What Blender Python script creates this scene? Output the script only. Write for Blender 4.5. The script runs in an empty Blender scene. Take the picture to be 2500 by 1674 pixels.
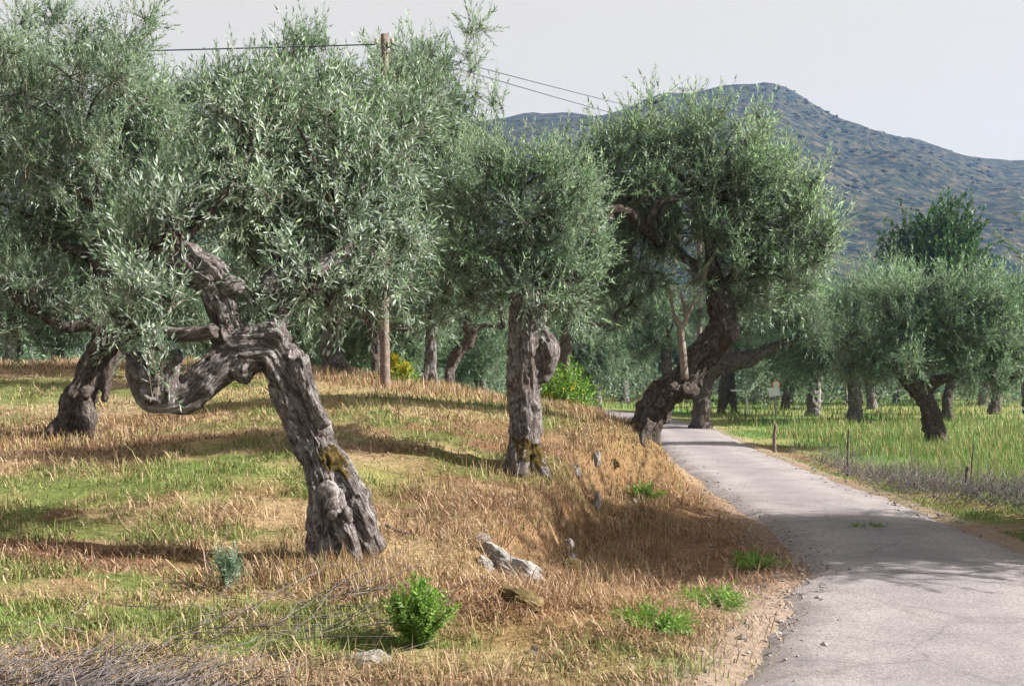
import bpy, bmesh, math
import numpy as np
from mathutils import Vector

rad = math.radians
scene = bpy.context.scene
C = scene.collection

# ------------------------------------------------------------------ camera, sky, sun, exposure
F = 2680.0            # focal length in photograph pixels (photograph 2500 x 1674)
HOR = 930.0           # photograph row of the horizon
ZC = 1.75             # eye height above the road
cam_d = bpy.data.cameras.new('camera')
cam = bpy.data.objects.new('camera', cam_d)
C.objects.link(cam)
cam.location = (0, 0, ZC)
cam.rotation_euler = (rad(90), 0, 0)
cam_d.sensor_width = 36.0
cam_d.lens = 36.0 * F / 2500.0
cam_d.shift_y = (HOR - 837.0) / 2500.0
cam_d.clip_start = 0.1
cam_d.clip_end = 6000
scene.camera = cam

SUN_EL, SUN_AZ = rad(34), rad(-4)          # azimuth measured from +X towards +Y
to_sun = Vector((math.cos(SUN_EL) * math.cos(SUN_AZ), math.cos(SUN_EL) * math.sin(SUN_AZ), math.sin(SUN_EL)))

world = bpy.data.worlds.new('World')
scene.world = world
world.use_nodes = True
wn = world.node_tree.nodes
wl = world.node_tree.links
wn.clear()
sky = wn.new('ShaderNodeTexSky')
sky.sky_type = 'NISHITA'
sky.sun_disc = False
sky.sun_elevation = SUN_EL
sky.sun_rotation = rad(90) - SUN_AZ
sky.air_density = 1.0
sky.dust_density = 4.0
veil = wn.new('ShaderNodeMix')
veil.data_type = 'RGBA'
veil.inputs[0].default_value = 0.94          # thin white cloud veil over the whole sky
wl.new(sky.outputs[0], veil.inputs[6])
veil.inputs[7].default_value = (2.64, 2.43, 2.1, 1)
bg = wn.new('ShaderNodeBackground')
bg.inputs[1].default_value = 0.1
wl.new(veil.outputs[2], bg.inputs[0])
wo = wn.new('ShaderNodeOutputWorld')
wl.new(bg.outputs[0], wo.inputs[0])

sun_d = bpy.data.lights.new('sun', 'SUN')
sun_d.energy = 5.0
sun_d.angle = rad(0.6)
sun_d.color = (1.0, 0.945, 0.87)
sun = bpy.data.objects.new('sun', sun_d)
C.objects.link(sun)
sun.rotation_euler = to_sun.to_track_quat('Z', 'Y').to_euler()

scene.view_settings.view_transform = 'Standard'
scene.view_settings.look = 'None'
scene.view_settings.exposure = 1.65
scene.view_settings.gamma = 1.0
scene.cycles.max_bounces = 6
scene.cycles.diffuse_bounces = 3
scene.cycles.glossy_bounces = 2
scene.cycles.transmission_bounces = 4
scene.cycles.volume_bounces = 0
scene.cycles.use_adaptive_sampling = True
scene.cycles.adaptive_threshold = 0.02

rng = np.random.default_rng(11)

# ------------------------------------------------------------------ helpers
def W(px, py, Y):
    """photograph pixel at a chosen distance -> world point"""
    return np.array([(px - 1250.0) * Y / F, Y, ZC + (HOR - py) * Y / F])

def _hash(ix, iy, iz):
    h = (ix.astype(np.int64) * 374761393 + iy.astype(np.int64) * 668265263 + iz.astype(np.int64) * 2147483647 + 1013) & 0xffffffff
    h = ((h ^ (h >> 13)) * 1274126177) & 0xffffffff
    h = ((h ^ (h >> 16)) * 2246822519) & 0xffffffff
    return ((h ^ (h >> 15)) & 0xffff) / 32767.5 - 1.0

def noise(p):
    p = np.asarray(p, float)
    i = np.floor(p).astype(np.int64)
    f = p - i
    u = f * f * (3 - 2 * f)
    x, y, z = i[:, 0], i[:, 1], i[:, 2]
    def c(dx, dy, dz):
        return _hash(x + dx, y + dy, z + dz)
    ux, uy, uz = u[:, 0], u[:, 1], u[:, 2]
    a = c(0, 0, 0) * (1 - ux) + c(1, 0, 0) * ux
    b = c(0, 1, 0) * (1 - ux) + c(1, 1, 0) * ux
    d = c(0, 0, 1) * (1 - ux) + c(1, 0, 1) * ux
    e = c(0, 1, 1) * (1 - ux) + c(1, 1, 1) * ux
    return (a * (1 - uy) + b * uy) * (1 - uz) + (d * (1 - uy) + e * uy) * uz

def fbm(p, o=4):
    p = np.asarray(p, float)
    s, a = 0, 1.0
    for k in range(o):
        s = s + a * noise(p * 2 ** k + 17.3 * k)
        a *= 0.5
    return s

def n2(x, y, sc, seed=0.0, o=3):
    return fbm(np.stack([np.asarray(x) * sc, np.asarray(y) * sc, np.full(np.shape(x), seed)], -1), o)

def sstep(a, b, x):
    t = np.clip((x - a) / (b - a), 0, 1)
    return t * t * (3 - 2 * t)

def mesh_np(name, verts, faces, smooth=True, mat_idx=None):
    """faces: list of (M,k) integer arrays"""
    me = bpy.data.meshes.new(name)
    verts = np.ascontiguousarray(verts, np.float32)
    me.vertices.add(len(verts))
    me.vertices.foreach_set('co', verts.ravel())
    loops = np.concatenate([f.ravel() for f in faces]).astype(np.int32)
    tot = np.concatenate([np.full(len(f), f.shape[1], np.int32) for f in faces])
    start = np.concatenate([[0], np.cumsum(tot)[:-1]]).astype(np.int32)
    me.loops.add(len(loops))
    me.loops.foreach_set('vertex_index', loops)
    me.polygons.add(len(tot))
    me.polygons.foreach_set('loop_start', start)
    me.polygons.foreach_set('loop_total', tot)
    if mat_idx is not None:
        me.polygons.foreach_set('material_index', mat_idx.astype(np.int32))
    me.polygons.foreach_set('use_smooth', np.full(len(tot), smooth))
    me.update(calc_edges=True)
    return me

def set_col(me, col, name='col'):
    a = me.attributes.new(name, 'FLOAT_COLOR', 'POINT')
    c4 = np.ones((len(col), 4), np.float32)
    c4[:, :3] = col
    a.data.foreach_set('color', c4.ravel())

def set_vec(me, v, name):
    a = me.attributes.new(name, 'FLOAT_VECTOR', 'POINT')
    a.data.foreach_set('vector', np.ascontiguousarray(v, np.float32).ravel())

def set_face(me, v, name):
    a = me.attributes.new(name, 'FLOAT', 'FACE')
    a.data.foreach_set('value', np.ascontiguousarray(v, np.float32).ravel())

def obj(name, me, mats, parent=None):
    o = bpy.data.objects.new(name, me)
    C.objects.link(o)
    if me is not None:
        for m in (mats if isinstance(mats, (list, tuple)) else [mats]):
            me.materials.append(m)
    if parent is not None:
        o.parent = parent
        o.matrix_parent_inverse = parent.matrix_world.inverted()
    return o

def tag(o, label=None, cat=None, group=None, kind=None):
    if label: o['label'] = label
    if cat: o['category'] = cat
    if group: o['group'] = group
    if kind: o['kind'] = kind
    return o

def root(name, loc, label, cat, group=None):
    o = bpy.data.objects.new(name, None)
    C.objects.link(o)
    o.location = Vector([float(v) for v in loc])
    o.empty_display_size = 0.2
    bpy.context.view_layer.update()
    return tag(o, label, cat, group)

# ------------------------------------------------------------------ materials
def new_mat(name):
    m = bpy.data.materials.new(name)
    m.use_nodes = True
    nt = m.node_tree
    nt.nodes.clear()
    out = nt.nodes.new('ShaderNodeOutputMaterial')
    return m, nt, out

def ramp(nt, stops):
    r = nt.nodes.new('ShaderNodeValToRGB')
    e = r.color_ramp.elements
    while len(e) < len(stops): e.new(0.5)
    for k, (p, c) in enumerate(stops):
        e[k].position = p
        e[k].color = (c[0], c[1], c[2], 1)
    return r

def tex(nt, kind, vec, scale, detail=4, rough=0.6, dist=0.0):
    t = nt.nodes.new('ShaderNodeTex' + kind)
    t.inputs['Scale'].default_value = scale
    if kind == 'Noise':
        t.inputs['Detail'].default_value = detail
        t.inputs['Roughness'].default_value = rough
        t.inputs['Distortion'].default_value = dist
    if vec is not None:
        nt.links.new(vec, t.inputs['Vector'])
    return t

def mixc(nt, a, b, fac, blend='MIX'):
    m = nt.nodes.new('ShaderNodeMix')
    m.data_type = 'RGBA'
    m.blend_type = blend
    for s, v in ((m.inputs[0], fac), (m.inputs[6], a), (m.inputs[7], b)):
        if hasattr(v, 'is_output') or isinstance(v, bpy.types.NodeSocket):
            nt.links.new(v, s)
        elif isinstance(v, (int, float)):
            s.default_value = v
        else:
            s.default_value = (v[0], v[1], v[2], 1)
    return m.outputs[2]

def attr(nt, name):
    a = nt.nodes.new('ShaderNodeAttribute')
    a.attribute_name = name
    return a

def principled(nt, out, col, rough=0.9, bump=None, bstr=0.5, bdist=0.01, spec=0.2):
    p = nt.nodes.new('ShaderNodeBsdfPrincipled')
    if isinstance(col, bpy.types.NodeSocket): nt.links.new(col, p.inputs['Base Color'])
    else: p.inputs['Base Color'].default_value = (*col, 1)
    p.inputs['Roughness'].default_value = rough
    p.inputs['Specular IOR Level'].default_value = spec
    if bump is not None:
        b = nt.nodes.new('ShaderNodeBump')
        b.inputs['Strength'].default_value = bstr
        b.inputs['Distance'].default_value = bdist
        nt.links.new(bump, b.inputs['Height'])
        nt.links.new(b.outputs[0], p.inputs['Normal'])
    if out is not None:
        nt.links.new(p.outputs[0], out.inputs[0])
    return p

def leaf_mat(name, top, under, vary=0.35, trans=0.25, rough=0.5):
    m, nt, out = new_mat(name)
    geo = nt.nodes.new('ShaderNodeNewGeometry')
    r = attr(nt, 'rnd')
    base = mixc(nt, top, under, geo.outputs['Backfacing'])
    hi = ramp(nt, [(0.0, (1 - vary, 1 - vary * 0.9, 1 - vary)), (0.55, (1, 1, 1)), (1.0, (1 + vary * 1.1, 1 + vary * 1.0, 1 + vary * 0.5))])
    nt.links.new(r.outputs['Fac'], hi.inputs[0])
    col = mixc(nt, base, hi.outputs[0], 1.0, 'MULTIPLY')
    p = principled(nt, None, col, rough, spec=0.22)
    t = nt.nodes.new('ShaderNodeBsdfTranslucent')
    tc = mixc(nt, col, (1.05, 1.3, 0.8), 1.0, 'MULTIPLY')
    nt.links.new(tc, t.inputs[0])
    mx = nt.nodes.new('ShaderNodeMixShader')
    mx.inputs[0].default_value = trans
    nt.links.new(p.outputs[0], mx.inputs[1])
    nt.links.new(t.outputs[0], mx.inputs[2])
    nt.links.new(mx.outputs[0], out.inputs[0])
    return m

def blade_mat(name, trans=0.25, rough=0.6):
    m, nt, out = new_mat(name)
    a = attr(nt, 'col')
    p = principled(nt, None, a.outputs['Color'], rough, spec=0.15)
    t = nt.nodes.new('ShaderNodeBsdfTranslucent')
    nt.links.new(a.outputs['Color'], t.inputs[0])
    mx = nt.nodes.new('ShaderNodeMixShader')
    mx.inputs[0].default_value = trans
    nt.links.new(p.outputs[0], mx.inputs[1])
    nt.links.new(t.outputs[0], mx.inputs[2])
    nt.links.new(mx.outputs[0], out.inputs[0])
    return m

def bark_mat(name, dark, mid, light, warm=(0.2, 0.1, 0.06)):
    m, nt, out = new_mat(name)
    bk = attr(nt, 'bk')
    tc = nt.nodes.new('ShaderNodeTexCoord')
    n1 = tex(nt, 'Noise', bk.outputs['Vector'], 12, 7, 0.72, 1.3)
    r1 = ramp(nt, [(0.36, dark), (0.5, mid), (0.63, light)])
    nt.links.new(n1.outputs[0], r1.inputs[0])
    nb = tex(nt, 'Noise', tc.outputs['Object'], 2.2, 3, 0.5)
    rb = ramp(nt, [(0.5, (0, 0, 0)), (0.68, (1, 1, 1))])
    nt.links.new(nb.outputs[0], rb.inputs[0])
    c = mixc(nt, r1.outputs[0], warm, rb.outputs[0])
    c2 = mixc(nt, r1.outputs[0], c, 0.55)
    nl = tex(nt, 'Noise', tc.outputs['Object'], 7.0, 3, 0.6)
    rl = ramp(nt, [(0.6, (0, 0, 0)), (0.7, (1, 1, 1))])
    nt.links.new(nl.outputs[0], rl.inputs[0])
    c3 = mixc(nt, c2, tuple(min(1, v * 1.25) for v in light), rl.outputs[0])
    c3 = mixc(nt, c2, c3, 0.5)
    n3 = tex(nt, 'Noise', bk.outputs['Vector'], 26, 5, 0.7, 0.3)
    add = nt.nodes.new('ShaderNodeMath'); add.operation = 'ADD'
    nt.links.new(n1.outputs[0], add.inputs[0]); nt.links.new(n3.outputs[0], add.inputs[1])
    principled(nt, out, c3, 0.95, add.outputs[0], 1.0, 0.035, 0.1)
    return m

def speckle_mat(name, c0, c1, c2, scale=8, bscale=30, bdist=0.01, rough=0.95):
    m, nt, out = new_mat(name)
    tc = nt.nodes.new('ShaderNodeTexCoord')
    n = tex(nt, 'Noise', tc.outputs['Object'], scale, 6, 0.65)
    r = ramp(nt, [(0.3, c0), (0.5, c1), (0.7, c2)])
    nt.links.new(n.outputs[0], r.inputs[0])
    nb = tex(nt, 'Noise', tc.outputs['Object'], bscale, 5, 0.7)
    principled(nt, out, r.outputs[0], rough, nb.outputs[0], 0.8, bdist, 0.15)
    return m

M = {}
M['olive'] = leaf_mat('olive_leaves', (0.122, 0.178, 0.122), (0.335, 0.39, 0.355), 0.45, 0.36)
M['olive_far'] = leaf_mat('far_olive_leaves', (0.108, 0.168, 0.112), (0.255, 0.315, 0.27), 0.45, 0.36)
M['oak'] = leaf_mat('broadleaf_leaves', (0.035, 0.085, 0.02), (0.06, 0.11, 0.04))
M['herb'] = leaf_mat('herb_leaves', (0.13, 0.235, 0.035), (0.15, 0.24, 0.06), 0.45, 0.35)
M['sage'] = leaf_mat('sage_leaves', (0.15, 0.21, 0.14), (0.17, 0.23, 0.17), 0.2, 0.25)
M['yellow'] = leaf_mat('yellow_petals', (0.4, 0.33, 0.02), (0.36, 0.3, 0.03), 0.3, 0.3)
M['twig'] = speckle_mat('twig_bark', (0.11, 0.085, 0.065), (0.2, 0.165, 0.135), (0.3, 0.26, 0.22), 12, 40, 0.004)
M['bark'] = bark_mat('grey_olive_bark', (0.035, 0.028, 0.027), (0.155, 0.135, 0.13), (0.36, 0.335, 0.33), (0.12, 0.08, 0.062))
M['bark_dark'] = bark_mat('dark_olive_bark', (0.022, 0.018, 0.016), (0.085, 0.07, 0.062), (0.2, 0.175, 0.16), (0.085, 0.055, 0.04))
M['palewood'] = bark_mat('pale_young_bark', (0.14, 0.11, 0.09), (0.27, 0.225, 0.185), (0.38, 0.33, 0.28), (0.25, 0.17, 0.12))
M['moss'] = speckle_mat('ochre_moss', (0.025, 0.022, 0.01), (0.065, 0.045, 0.014), (0.115, 0.078, 0.022), 26, 70, 0.02)
M['lime'] = speckle_mat('limestone', (0.1, 0.085, 0.07), (0.25, 0.235, 0.22), (0.37, 0.35, 0.335), 7, 20, 0.05)
M['mossrock'] = speckle_mat('mossy_stone', (0.035, 0.026, 0.014), (0.09, 0.065, 0.028), (0.17, 0.13, 0.065), 10, 30, 0.02)
M['wood'] = speckle_mat('weathered_wood', (0.085, 0.064, 0.053), (0.16, 0.122, 0.105), (0.24, 0.19, 0.165), 14, 60, 0.006)
M['deadwood'] = speckle_mat('dry_grey_twigs', (0.06, 0.052, 0.052), (0.13, 0.114, 0.112), (0.22, 0.2, 0.195), 10, 40, 0.004)
M['stake'] = speckle_mat('dark_stake_wood', (0.05, 0.04, 0.035), (0.1, 0.08, 0.07), (0.2, 0.17, 0.15), 14, 60, 0.006)
M['grass'] = blade_mat('grass_blades')
m, nt, out = new_mat('black_cable'); principled(nt, out, (0.06, 0.07, 0.09), 0.6); M['cable'] = m
m, nt, out = new_mat('white_enamel'); principled(nt, out, (0.8, 0.82, 0.83), 0.45, spec=0.4); M['white'] = m
m, nt, out = new_mat('orange_enamel'); principled(nt, out, (0.75, 0.16, 0.05), 0.45, spec=0.4); M['orange'] = m
m, nt, out = new_mat('grey_paint'); principled(nt, out, (0.3, 0.33, 0.36), 0.5); M['greypaint'] = m
m, nt, out = new_mat('glazed_ceramic'); principled(nt, out, (0.32, 0.26, 0.22), 0.25, spec=0.5); M['ceramic'] = m

# ground: colour by what grows there (attribute) broken up with noise
m, nt, out = new_mat('dry_ground')
tcg = nt.nodes.new('ShaderNodeTexCoord')
ac = attr(nt, 'col')
ng = tex(nt, 'Noise', tcg.outputs['Object'], 14, 8, 0.75)
rg = ramp(nt, [(0.25, (0.5, 0.48, 0.45)), (0.5, (1, 1, 1)), (0.75, (1.5, 1.45, 1.35))])
nt.links.new(ng.outputs[0], rg.inputs[0])
principled(nt, out, mixc(nt, ac.outputs['Color'], rg.outputs[0], 1.0, 'MULTIPLY'), 0.97, ng.outputs[0], 1.0, 0.03, 0.1)
M['ground'] = m
# road: pale worn asphalt with exposed chippings
m, nt, out = new_mat('worn_asphalt')
tcg = nt.nodes.new('ShaderNodeTexCoord')
na = tex(nt, 'Noise', tcg.outputs['Object'], 0.9, 9, 0.72)
ra = ramp(nt, [(0.3, (0.165, 0.153, 0.16)), (0.52, (0.24, 0.222, 0.228)), (0.72, (0.3, 0.272, 0.268))])
nt.links.new(na.outputs[0], ra.inputs[0])
nv = tex(nt, 'Voronoi', tcg.outputs['Object'], 75)
rv = ramp(nt, [(0.0, (1.35, 1.32, 1.3)), (0.4, (1.0, 1.0, 1.0)), (0.8, (0.6, 0.6, 0.62))])
nt.links.new(nv.outputs['Distance'], rv.inputs[0])
nf = tex(nt, 'Noise', tcg.outputs['Object'], 30, 7, 0.85)
rf = ramp(nt, [(0.3, (0.5, 0.5, 0.52)), (0.5, (1, 1, 1)), (0.7, (1.45, 1.42, 1.38))])
nt.links.new(nf.outputs[0], rf.inputs[0])
lat = attr(nt, 'lat')
rl_ = ramp(nt, [(0.0, (0.9, 0.9, 0.92)), (0.28, (0.96, 0.96, 0.97)), (0.5, (1.1, 1.09, 1.08)), (0.75, (1.0, 0.99, 0.98)), (1.0, (0.88, 0.83, 0.78))])
nt.links.new(lat.outputs['Fac'], rl_.inputs[0])
ve = tex(nt, 'Voronoi', tcg.outputs['Object'], 0.9)
ve.feature = 'DISTANCE_TO_EDGE'
nt.links.new(mixc(nt, tcg.outputs['Object'], na.outputs['Color'], 0.25), ve.inputs['Vector'])
rk_ = ramp(nt, [(0.0, (0.5, 0.48, 0.48)), (0.012, (0.8, 0.79, 0.79)), (0.02, (1, 1, 1))])
nt.links.new(ve.outputs['Distance'], rk_.inputs[0])
ra_o = mixc(nt, mixc(nt, ra.outputs[0], rl_.outputs[0], 1.0, 'MULTIPLY'), rk_.outputs[0], 0.35, 'MULTIPLY')
cr = mixc(nt, mixc(nt, ra_o, rv.outputs[0], 0.7, 'MULTIPLY'), rf.outputs[0], 1.0, 'MULTIPLY')
principled(nt, out, cr, 0.92, nf.outputs[0], 0.7, 0.012, 0.2)
M['road'] = m
# hillside scrubland
m, nt, out = new_mat('hillside_scrub')
tcg = nt.nodes.new('ShaderNodeTexCoord')
nh = tex(nt, 'Noise', tcg.outputs['Object'], 0.16, 10, 0.9)
rh = ramp(nt, [(0.43, (0.004, 0.01, 0.016)), (0.485, (0.014, 0.027, 0.028)), (0.525, (0.048, 0.05, 0.034)), (0.6, (0.12, 0.094, 0.064))])
nt.links.new(nh.outputs[0], rh.inputs[0])
principled(nt, out, rh.outputs[0], 1.0, spec=0.0)
M['hill'] = m
M['scrub'] = leaf_mat('scrub_leaves', (0.008, 0.018, 0.02), (0.01, 0.02, 0.022), 0.4, 0.0, 0.9)

# ------------------------------------------------------------------ road centre line and terrain height
RC = np.array([(-2.2, -6), (-0.6, -1), (0.6, 2), (1.6, 4.2), (2.55, 6.3), (3.4, 8.5), (3.95, 10.5), (4.25, 13), (4.35, 16), (4.55, 20), (5.05, 28),
               (5.9, 37), (6.1, 42), (5.2, 48), (2.5, 53), (-3, 56.5), (-12, 59.5), (-30, 63), (-60, 66)], float)

def catmull(P, n):
    P = np.asarray(P, float)
    Q = np.vstack([2 * P[0] - P[1], P, 2 * P[-1] - P[-2]])
    res = []
    for i in range(1, len(Q) - 2):
        t = np.linspace(0, 1, n, endpoint=False)[:, None]
        a, b, c, d = Q[i - 1], Q[i], Q[i + 1], Q[i + 2]
        res.append(0.5 * (2 * b + (c - a) * t + (2 * a - 5 * b + 4 * c - d) * t ** 2 + (3 * b - a - 3 * c + d) * t ** 3))
    res.append(Q[-2][None])
    return np.vstack(res)

RL = catmull(RC, 10)
RHALF = 1.24

def road_dist(x, y):
    """signed lateral distance from the centre line (left negative) and row of the nearest sample"""
    x = np.asarray(x, float).ravel(); y = np.asarray(y, float).ravel()
    best = np.full(len(x), 1e9); sg = np.zeros(len(x)); yy = np.zeros(len(x))
    for a, b in zip(RL[:-1], RL[1:]):
        d = b - a
        L2 = d @ d
        t = np.clip(((x - a[0]) * d[0] + (y - a[1]) * d[1]) / L2, 0, 1)
        ex = x - a[0] - t * d[0]; ey = y - a[1] - t * d[1]
        D = np.hypot(ex, ey)
        k = D < best
        best[k] = D[k]
        sg[k] = np.sign(d[1] * ex - d[0] * ey)[k]
        yy[k] = (a[1] + t * d[1])[k]
    return best * np.where(sg == 0, 1, sg), yy

def road_z(y):
    return 0.5 * sstep(40, 58, y)

ctrl_px = [(830, 1372, 8.5), (190, 1062, 14), (1285, 1172, 12), (1565, 1048, 15), (815, 915, 20), (937, 942, 18), (1052, 937, 19.5),
           (0, 890, 22), (300, 890, 21), (600, 902, 20.5), (1150, 968, 20), (1380, 1000, 19), (1500, 1012, 18),
           (0, 1674, 5.6), (500, 1674, 5.8), (900, 1674, 6.0), (1300, 1674, 6.2), (300, 1350, 8.5), (-300, 1400, 7.8), (-300, 1050, 14),
           (1400, 1190, 12.3), (1480, 1325, 11.6), (1700, 1295, 12.4), (1600, 1200, 15.5), (1640, 1150, 18), (1560, 1095, 15.2), (1500, 1120, 14), (1565, 1200, 14),
           (1200, 1300, 9.8), (1235, 1370, 9.0), (1265, 1480, 7.6), (1400, 1440, 8.6), (1500, 1392, 9.8), (1020, 1600, 6.6), (1340, 1260, 11.2), (1285, 1008, 17), (1150, 985, 17.5), (1400, 1030, 16.5), (1570, 1045, 15.2)]
ctrl = [W(*c) for c in ctrl_px]
ctrl += [np.array(c, float) for c in [(-8, 26, 1.9), (-3, 26, 1.5), (1, 25, 1.1), (-14, 24, 2.2), (-16, 14, 1.1), (-12, 8, 0.5), (-8, 3, 0.15), (-3, 2, 0.02), (0, 0, 0), (0, 4, 0.0),
         (-12, 34, 1.3), (-4, 36, 1.0), (2, 34, 0.5), (-25, 30, 1.9), (-25, 45, 1.2), (0, 48, 0.45), (-10, 70, 0.7), (-40, 80, 0.9), (10, 70, 0.35), (40, 80, 0.3),
         (3, 30, 0.2), (4, 44, 0.1), (8, 5, 0.05), (8, 12, 0.08), (7.5, 18, 0.0), (9, 26, 0), (9, 40, 0.02), (14, 30, 0.05), (14, 12, 0.2), (22, 24, 0.1), (22, 45, 0.15), (35, 30, 0.2), (12, 0, 0.1), (30, 5, 0.3), (-30, 5, 0.8), (0, -10, 0), (20, -10, 0), (-20, -10, 0.3)]]
for i in range(8, len(RL), 6):
    if RL[i][1] < 62: ctrl.append(np.array([RL[i][0], RL[i][1], float(road_z(RL[i][1]))]))
ctrl = np.array(ctrl)
def _U(r2): return np.where(r2 > 1e-9, r2 * np.log(np.maximum(r2, 1e-9)), 0) * 0.5
_n = len(ctrl)
_K = _U(((ctrl[:, None, :2] - ctrl[None, :, :2]) ** 2).sum(-1)) + np.eye(_n) * 0.35
_P = np.hstack([np.ones((_n, 1)), ctrl[:, :2]])
_A = np.block([[_K, _P], [_P.T, np.zeros((3, 3))]])
_w = np.linalg.solve(_A, np.concatenate([ctrl[:, 2], np.zeros(3)]))

LIP = np.array([(-0.3, 8.0), (-0.05, 9.3), (0.3, 10.7), (0.66, 12.1), (1.15, 13.8), (2.4, 15.4), (2.5, 17.5), (2.5, 20.0)])
def lip_dist(x, y):
    """signed distance to the lip of the road cutting (positive on the road side) and place along it"""
    best = np.full(len(x), 1e9); sg = np.ones(len(x)); tt = np.zeros(len(x))
    for i, (a, b) in enumerate(zip(LIP[:-1], LIP[1:])):
        d = b - a
        t = np.clip(((x - a[0]) * d[0] + (y - a[1]) * d[1]) / (d @ d), 0, 1)
        ex = x - a[0] - t * d[0]; ey = y - a[1] - t * d[1]
        D = np.hypot(ex, ey); k = D < best
        best[k] = D[k]; sg[k] = np.sign(d[1] * ex - d[0] * ey + 1e-12)[k]; tt[k] = ((i + t) / (len(LIP) - 1))[k]
    return best * sg, tt

def height(x, y, sub=0.0):
    shp = np.shape(x)
    x = np.asarray(x, float).ravel(); y = np.asarray(y, float).ravel()
    h = np.empty(len(x))
    for s in range(0, len(x), 20000):
        xs, ys = x[s:s + 20000], y[s:s + 20000]
        xc, yc = np.clip(xs, -45, 45), np.clip(ys, -12, 85)
        r2 = (xc[:, None] - ctrl[None, :, 0]) ** 2 + (yc[:, None] - ctrl[None, :, 1]) ** 2
        hh = _U(r2) @ _w[:_n] + _w[_n] + _w[_n + 1] * xc + _w[_n + 2] * yc
        far = np.hypot(xs, ys - 15)
        h[s:s + 20000] = hh + (0.4 - hh) * sstep(50, 110, far)
    near = 1 - sstep(30, 70, np.hypot(x, y - 12))
    dl, tl = lip_dist(x, y)
    dl = dl + 0.12 * n2(x, y, 1.7, 8.0, 3)
    dl = dl + 0.05 * n2(x, y, 6.0, 2.0, 2)
    h = h - 0.22 * np.tanh(dl / 0.09) * np.exp(-(dl / 0.7) ** 2) * sstep(0.0, 0.25, tl) * (1 - sstep(0.85, 1.0, tl))
    bump = 0.045 * n2(x, y, 0.9, 3.1) + 0.03 * n2(x, y, 3.3, 5.2, 2)
    d, yy = road_dist(x, y)
    k = 1 - sstep(RHALF + 0.05, RHALF + 0.75, np.abs(d))
    h = h + bump * near * (1 - k)
    h = h * (1 - k) + road_z(yy) * k - sub * (1 - sstep(RHALF - 0.1, RHALF + 0.1, np.abs(d)))
    return h.reshape(shp)

def hz(x, y): return float(height(np.array([x]), np.array([y]))[0])

# palette of what covers the ground at (x, y)
STRAW = np.array([0.325, 0.235, 0.135]); TAN = np.array([0.38, 0.28, 0.195]); BROWN = np.array([0.185, 0.1, 0.06]); OCHRE = np.array([0.26, 0.15, 0.06])
GREEN = np.array([0.115, 0.165, 0.042]); YGREEN = np.array([0.25, 0.255, 0.095]); MEADOW = np.array([0.1, 0.19, 0.045]); SAND = np.array([0.33, 0.255, 0.205])

def cover(x, y):
    x = np.asarray(x, float); y = np.asarray(y, float)
    a = n2(x * 0.5, y * 1.6, 0.9, 1.0, 4)
    b = n2(x * 0.6, y * 1.4, 1.1, 7.0, 4)
    c = n2(x, y, 0.5, 12.0, 3)
    a = a + 0.45 * n2(x, y, 3.1, 9.0, 3)
    b = b + 0.3 * n2(x, y, 2.6, 19.0, 3)
    brown = sstep(-0.35, 0.5, a)
    col = STRAW + (BROWN - STRAW) * brown[..., None]
    col = col + (TAN - col) * sstep(0.1, 0.7, c)[..., None] * 0.7
    g = sstep(0.1, 0.55, b) * 0.75
    # greener bands between the trees, dry hay round the trunks
    band = np.exp(-((y - 10.9 - 0.12 * (x + 3)) / 0.55) ** 2) * sstep(-0.4, -1.6, x)
    band2 = np.exp(-((y - 16.0) / 2.2) ** 2) * 0.5
    band3 = np.exp(-((y - 8.2) / 0.8) ** 2) * 0.35 + np.exp(-((y - 6.6) / 0.7) ** 2) * 0.4
    g = np.clip(g + band + band2 + band3 * sstep(-0.7, 0.3, c), 0, 1)
    for tx, ty, tr in ((-5.5, 14, 2.2), (-1.3, 8.4, 0.7), (-3.3, 20, 1.4), (-2.1, 18.2, 1.6), (-7.5, 20.5, 3.0)):
        g = g * (1 - 0.8 * np.exp(-((x - tx) ** 2 + (y - ty) ** 2) / tr ** 2))
    d, _ = road_dist(x, y); d = d.reshape(x.shape)
    bankz = sstep(-4.2, -2.6, d) * (d < 0) * (y > 7)
    col = col + (OCHRE * 0.95 - col) * (bankz * 0.55)[..., None]
    g = g * (1 - 0.85 * bankz)
    dl, _ = lip_dist(x.ravel(), y.ravel()); dl = dl.reshape(x.shape)
    face = np.exp(-((dl - 0.35) / 0.5) ** 2) * (y > 8) * (y < 19)
    col = col + (BROWN * 0.9 - col) * (face * 0.6)[..., None]
    g = g * (1 - 0.7 * face)
    lit = sstep(0.3, 0.9, dl) * (d < -RHALF + 0.2) * (y > 9.5) * (1 - sstep(15, 17, y))
    col = col + (np.array([0.17, 0.09, 0.06]) - col) * (lit * 0.6)[..., None]
    g = g * (1 - 0.8 * lit)
    gc = YGREEN + (GREEN - YGREEN) * sstep(-0.1, 0.6, b)[..., None]
    col = col + (gc - col) * g[..., None]
    # right of the road and beyond: green meadow
    mead = np.clip(sstep(1.9, 3.4, d) + sstep(27, 36, y) * (x > -60), 0, 1) * 1.0
    mc = MEADOW + (YGREEN - MEADOW) * sstep(-0.3, 0.5, c)[..., None]
    col = col + (mc - col) * mead[..., None]
    # trodden sandy verge
    ver = (1 - sstep(0.05, 0.5 + 0.3 * c, np.abs(d) - RHALF)) * (0.35 + 0.65 * np.where(d < 0, 1 - sstep(8.5, 10.5, y), 0.5)) * (y < 45)
    ver = np.maximum(ver, 0.85 * np.exp(-((x - 2.0) ** 2 / 0.35 + (y - 8.6) ** 2 / 1.2)))
    col = col + (SAND - col) * np.clip(ver, 0, 1)[..., None]
    return col, np.clip(g + mead, 0, 1), ver

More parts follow.
